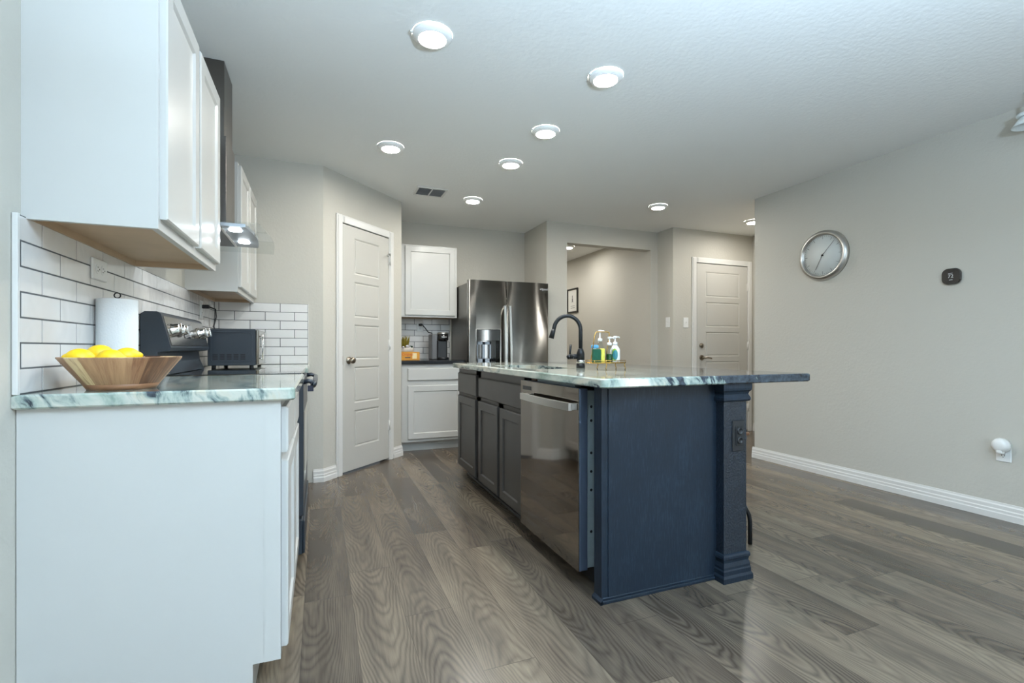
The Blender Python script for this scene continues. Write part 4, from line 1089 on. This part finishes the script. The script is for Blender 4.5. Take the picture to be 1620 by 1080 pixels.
# ------------------------------------------------------------------ on the back counter
CY = 5.08
cm = T('coffee_maker', 'slim black single-serve coffee maker on the back counter', 'coffee maker', (1.20, CY, ZC))
P('reservoir', MB().box(1.105, CY + 0.02, ZC, 1.168, CY + 0.20, 1.190, 0.012, 2), 'grey_plastic', cm, 'grey water tank')
P('housing', MB().box(1.160, CY, ZC + 0.012, 1.272, CY + 0.19, 1.125, 0.016, 2), 'black_plastic', cm)
P('brew_head', MB().lathe((1.224, CY + 0.02, 1.118), [(0, 0), (0.052, 0), (0.060, 0.010), (0.060, 0.068), (0, 0.068)], 36), 'black_gloss', cm)
P('lid', MB().lathe((1.224, CY + 0.02, 1.1865), [(0, 0), (0.061, 0), (0.061, 0.010), (0.054, 0.020), (0, 0.022)], 36), 'steel', cm, 'silver lid')
P('drip_tray', MB().lathe((1.224, CY + 0.015, ZC), [(0, 0), (0.062, 0), (0.062, 0.022), (0.056, 0.028), (0, 0.028)], 36), 'black_plastic', cm)
P('lettering', text_mb('KEURIG', 0.017, 0.001, frame((1.224, CY - 0.0415, 1.157), (1, 0, 0), (0, -1, 0))), 'light_ink', cm)
P('power_cord', MB().tube([(1.14, CY + 0.19, 1.17), (1.15, CY + 0.22, 1.205), (1.115, CY + 0.25, 1.215), (1.085, CY + 0.28, 1.265), (1.062, CY + 0.31, 1.298), (1.048, CY + 0.325, 1.300)], 0.006, 8)
  .box(1.030, CY + 0.315, 1.288, 1.060, YB - 0.018, 1.313, 0.005), 'black_plastic', cm)
BXX0, BXX1, BXY0, BXY1 = 0.745, 0.968, 5.06, 5.14
bx = T('food_carton', 'yellow food carton with red lettering on the back counter', 'carton', (0.85, 5.10, ZC))
P('carton', MB().box(BXX0, BXY0, ZC, BXX1, BXY1, 0.998, 0.002), 'box_yellow', bx)
BF = frame((0, BXY0, 0), (1, 0, 0), (0, -1, 0))
P('front_print', MB().box(0.892, ZC + 0.014, 0.0, 0.938, ZC + 0.072, 0.0008, mtx=BF), 'box_cream', bx)
P('lettering', text_mb('Original', 0.036, 0.001, BF @ Matrix.Translation((0.842, 0.972, 0.001))), 'red_ink', bx)
P('caption', MB().box(0.815, 0.934, 0, 0.872, 0.945, 0.001, mtx=BF), 'navy_ink', bx)
pl = T('succulent_planter', 'pale oval planter of yellow-green succulents standing on the yellow carton', 'plant', (0.84, 5.10, 0.998))
P('pot', MB().lathe((0, 0, 0), [(0, 0), (0.062, 0), (0.070, 0.008), (0.072, 0.046), (0.068, 0.046), (0.064, 0.034), (0, 0.034)], 40), 'pot', pl)
po_ = pl.children[0]
# the pot is oval: reshape its ring to fit the carton top
for v in po_.data.vertices:
    wv = v.co + WLOC[pl.name]; v.co = Vector((wv.x * 1.0, wv.y * 0.52, wv.z))
rnd = random.Random(3)
mb = MB()
for k in range(70):
    a = rnd.uniform(0, 2 * PI); r = rnd.uniform(0, 0.035); h = rnd.uniform(0.04, 0.14)
    bx_, by_ = 0.815 + r * math.cos(a), 5.10 + r * 0.6 * math.sin(a)
    tip = (bx_ + 0.03 * math.cos(a) * h * 8, by_ + 0.02 * math.sin(a) * h * 8, 1.032 + h)
    mb.tube([(bx_, by_, 1.032), ((bx_ + tip[0]) / 2, (by_ + tip[1]) / 2, 1.032 + h * 0.62), tip], [0.003, 0.006, 0.001], 6)
P('foliage', mb, 'leaf', pl)
mb = MB()
for k in range(26):
    a = rnd.uniform(0, 2 * PI); cx = 0.885 + rnd.uniform(-0.02, 0.015); cyy = 5.10 + rnd.uniform(-0.015, 0.015)
    mb.ball((cx, cyy, 1.040 + rnd.uniform(0, 0.02)), 0.009, (1, 1, 0.8), 1)
P('rosettes', mb, 'leaf_dark', pl)
P('pebbles', MB().ball((0.842, 5.075, 1.055), 0.017, sub=2).ball((0.80, 5.072, 1.048), 0.012, sub=2).ball((0.868, 5.08, 1.046), 0.011, sub=2), 'berry', pl)

# ------------------------------------------------------------------ on the walls and ceiling
ck = T('wall_clock', 'round silver-rimmed wall clock with white face on the right wall', 'clock', (WR, 2.728, 1.793))
cc = (WR, 2.728, 1.793)
P('rim', MB().lathe(cc, [(0.150, -0.0005), (0.205, -0.0005), (0.205, -0.012), (0.198, -0.030), (0.180, -0.040), (0.170, -0.038), (0.168, -0.024), (0.150, -0.012)], 72, 'x'), 'steel', ck)
P('face', MB().lathe(cc, [(0, -0.020), (0.169, -0.020), (0.169, -0.012), (0, -0.012)], 64, 'x'), 'clock_face', ck)
mb = MB()
CK = frame((WR - 0.0202, cc[1], cc[2]), (0, -1, 0), (-1, 0, 0))
for k in range(60):
    L_ = 0.026 if k % 5 == 0 else 0.010
    R_ = CK @ Matrix.Rotation(-2 * PI * k / 60, 4, 'Z')
    mb.box(-0.0016 if k % 5 == 0 else -0.0009, 0.158 - L_, 0, 0.0016 if k % 5 == 0 else 0.0009, 0.158, 0.0008, mtx=R_)
P('dial_marks', mb, 'grey_ink', ck)
def hand(ang, L_, w_, z_, nm):
    R_ = CK @ Matrix.Rotation(-ang, 4, 'Z')
    P(nm, MB().box(-w_, -0.02, z_, w_, L_, z_ + 0.0012, mtx=R_), 'grey_ink', ck)
hand(math.radians(208), 0.125, 0.0022, 0.003, 'hour_hand'); hand(math.radians(43), 0.145, 0.0016, 0.0045, 'minute_hand')
P('hub', MB().lathe((cc[0] - 0.0202, cc[1], cc[2]), [(0, -0.009), (0.007, -0.009), (0.007, 0)], 16, 'x'), 'dark', ck)

tm = T('thermostat', 'small dark rounded square thermostat on the right wall', 'thermostat', (WR, 1.866, 1.502))
pts = []
r = 0.036; hw = 0.052
for (cx, cz, a0) in ((hw - r, hw - r, 0), (-hw + r, hw - r, PI / 2), (-hw + r, -hw + r, PI), (hw - r, -hw + r, 1.5 * PI)):
    for k in range(8): a = a0 + k / 7 * PI / 2; pts.append((cx + r * math.cos(a), cz + r * math.sin(a)))
mb = MB(); n = len(pts); vs = []
for (g, w_) in ((0.96, 0.0), (1.0, 0.006), (1.0, 0.016), (0.94, 0.021), (0.0, 0.022)): vs += [(WR - w_, 1.866 + p[0] * g, 1.502 + p[1] * g) for p in pts]
fs = [(k * n + i, k * n + (i + 1) % n, (k + 1) * n + (i + 1) % n, (k + 1) * n + i) for k in range(4) for i in range(n)]
P('body', mb.add(vs, fs), 'thermo', tm)
TF = frame((WR - 0.0222, 1.866, 1.502), (0, -1, 0), (-1, 0, 0))
P('reading', text_mb('72', 0.030, 0.0005, TF).box(-0.013, 0.018, 0, 0.010, 0.020, 0.0004, mtx=TF).box(-0.008, -0.025, 0, 0.010, -0.022, 0.0004, mtx=TF), 'light_ink', tm)

pf = T('picture_frame', 'small black framed print on the wall seen through the wide opening', 'picture', (OX1, 6.75, 1.79))
QF = frame((OX1, 0, 0), (0, 1, 0), (-1, 0, 0))
y0, y1, z0, z1 = 6.60, 6.93, 1.602, 1.985
P('frame', MB().box(y0, z0, 0, y0 + 0.022, z1, 0.022, mtx=QF).box(y1 - 0.022, z0, 0, y1, z1, 0.022, mtx=QF).box(y0 + 0.022, z0, 0, y1 - 0.022, z0 + 0.022, 0.022, mtx=QF).box(y0 + 0.022, z1 - 0.022, 0, y1 - 0.022, z1, 0.022, mtx=QF), 'frame_black', pf)
P('print', MB().box(y0 + 0.022, z0 + 0.022, 0, y1 - 0.022, z1 - 0.022, 0.010, mtx=QF), 'print', pf)
mb = MB()
for (a, b_, c, d_) in ((6.70, 1.675, 6.83, 1.683), (6.70, 1.705, 6.83, 1.712), (6.755, 1.775, 6.790, 1.83), (6.765, 1.835, 6.785, 1.875), (6.735, 1.77, 6.81, 1.774)):
    mb.box(a, b_, 0.010, c, d_, 0.0105, mtx=QF)
P('print_marks', mb, 'grey_ink', pf)

vn = T('ceiling_vent', 'white two-panel air vent in the ceiling above the back cabinets', 'vent', (0.925, 4.325, CE))
vx0, vx1, vy0, vy1 = 0.785, 1.062, 4.205, 4.445
P('frame', MB().box(vx0, vy0, CE - 0.010, vx1, vy0 + 0.022, CE - 0.0005, 0.002).box(vx0, vy1 - 0.022, CE - 0.010, vx1, vy1, CE - 0.0005, 0.002).box(vx0, vy0 + 0.022, CE - 0.010, vx0 + 0.022, vy1 - 0.022, CE - 0.0005, 0.002)
  .box(vx1 - 0.022, vy0 + 0.022, CE - 0.010, vx1, vy1 - 0.022, CE - 0.0005, 0.002).box(0.918, vy0 + 0.022, CE - 0.010, 0.930, vy1 - 0.022, CE - 0.0005, 0.002), 'trim', vn)
P('duct', MB().box(vx0 + 0.02, vy0 + 0.02, CE - 0.002, vx1 - 0.02, vy1 - 0.02, CE - 0.0006), 'dark', vn)
mb = MB()
for k in range(12):
    y = vy0 + 0.03 + k * 0.0158
    mb.prism([(y, CE - 0.010), (y + 0.012, CE - 0.003), (y + 0.0135, CE - 0.004), (y + 0.0015, CE - 0.011)], vx0 + 0.022, vx1 - 0.022, 'x')
P('louvres', mb, 'vent_dark', vn)

# recessed ceiling lights: one built, the others copied
SPOTS = [((0.471, 2.163), 'round ceiling downlight nearest the left wall cabinet, first from the camera'),
         ((1.383, 2.161), 'round ceiling downlight above the near end of the island'),
         ((1.365, 2.846), 'round ceiling downlight above the middle of the island'),
         ((0.459, 3.463), 'round ceiling downlight in front of the diagonal pantry wall'),
         ((1.353, 3.435), 'round ceiling downlight above the far end of the island'),
         ((1.349, 4.410), 'round ceiling downlight nearest the refrigerator, right of the ceiling vent'),
         ((3.122, 3.928), 'round ceiling downlight before the wide opening, nearest the entry hall'),
         ((4.470, 4.001), 'round ceiling downlight in the entry hall, half behind the right wall corner'),
         ((3.195, 5.944), 'ceiling downlight in the passage, its rim just showing at the opening edge'),
         ((2.950, 7.000), 'unseen ceiling downlight added deep in the passage to brighten its wall')]  # last one is hidden from view, added as extra light for the passage
(lx, ly), lab = SPOTS[0]
cl = T('ceiling_light', lab, 'ceiling light', (lx, ly, CE), 'recessed ceiling downlights')
P('trim_ring', MB().lathe((lx, ly, CE), [(0.090, -0.0005), (0.090, -0.008), (0.083, -0.014), (0.066, -0.024), (0.062, -0.024), (0.060, -0.018)], 48), 'lamp_white', cl)
P('diffuser', MB().lathe((lx, ly, CE), [(0, -0.0215), (0.0615, -0.0215), (0.0615, -0.018), (0, -0.018)], 40), 'led', cl)
P('spring_clip', MB().box(lx - 0.100, ly - 0.006, CE - 0.012, lx - 0.088, ly + 0.006, CE - 0.001, 0.002), 'trim', cl)
for (x, y), lab in SPOTS[1:]:
    copy_thing(cl, (x, y, CE), lab)

# white shade at the right edge of the picture
hx, hy, hz = 3.640, 1.423, 2.262
pn = T('pendant_lamp', 'white flared lamp shade hanging at the right edge of the picture', 'lamp', (hx, hy, CE))
P('shade', MB().lathe((hx, hy, hz), [(0.0, 0.052), (0.040, 0.052), (0.074, 0.0), (0.071, 0.0), (0.037, 0.048), (0, 0.048)], 40), 'lid_white', pn)
P('cap', MB().lathe((hx, hy, hz + 0.0525), [(0, 0), (0.047, 0), (0.054, 0.005), (0.054, 0.017), (0.047, 0.020), (0, 0.020)], 32), 'lid_white', pn)
P('stem', MB().cyl((hx, hy, hz + 0.072), (hx, hy, CE - 0.012), 0.008, 12), 'lid_white', pn)
P('canopy', MB().lathe((hx, hy, CE), [(0, -0.018), (0.020, -0.016), (0.026, -0.0005)], 32), 'lid_white', pn)

# unseen torchiere, added behind the camera to brighten the ceiling
ux, uy, uz = 0.85, -0.40, 1.55
tl_ = T('added_uplighter', 'tall metal uplighter added unseen behind the camera to brighten the ceiling', 'lamp', (ux, uy, 0))
P('base', MB().lathe((ux, uy, 0), [(0, 0.0), (0.15, 0.0), (0.15, 0.014), (0.03, 0.026), (0, 0.026)], 40), 'matte_black', tl_)
P('pole', MB().cyl((ux, uy, 0.024), (ux, uy, uz - 0.06), 0.013, 16), 'matte_black', tl_)
P('bowl_shade', MB().lathe((ux, uy, uz), [(0.0, -0.062), (0.03, -0.06), (0.17, 0.03), (0.165, 0.033), (0.03, -0.052), (0, -0.054)], 40), 'lid_white', tl_)
ul = bpy.data.lights.new('fill_uplight', 'AREA'); ul.shape = 'DISK'; ul.size = 0.26; ul.energy = UPLIGHT; ul.color = UP_COLOR
uo = bpy.data.objects.new('fill_uplight', ul); uo.location = (0, 0, uz + 0.012); uo.rotation_euler = (PI, 0, 0); COL.objects.link(uo); uo.parent = tl_
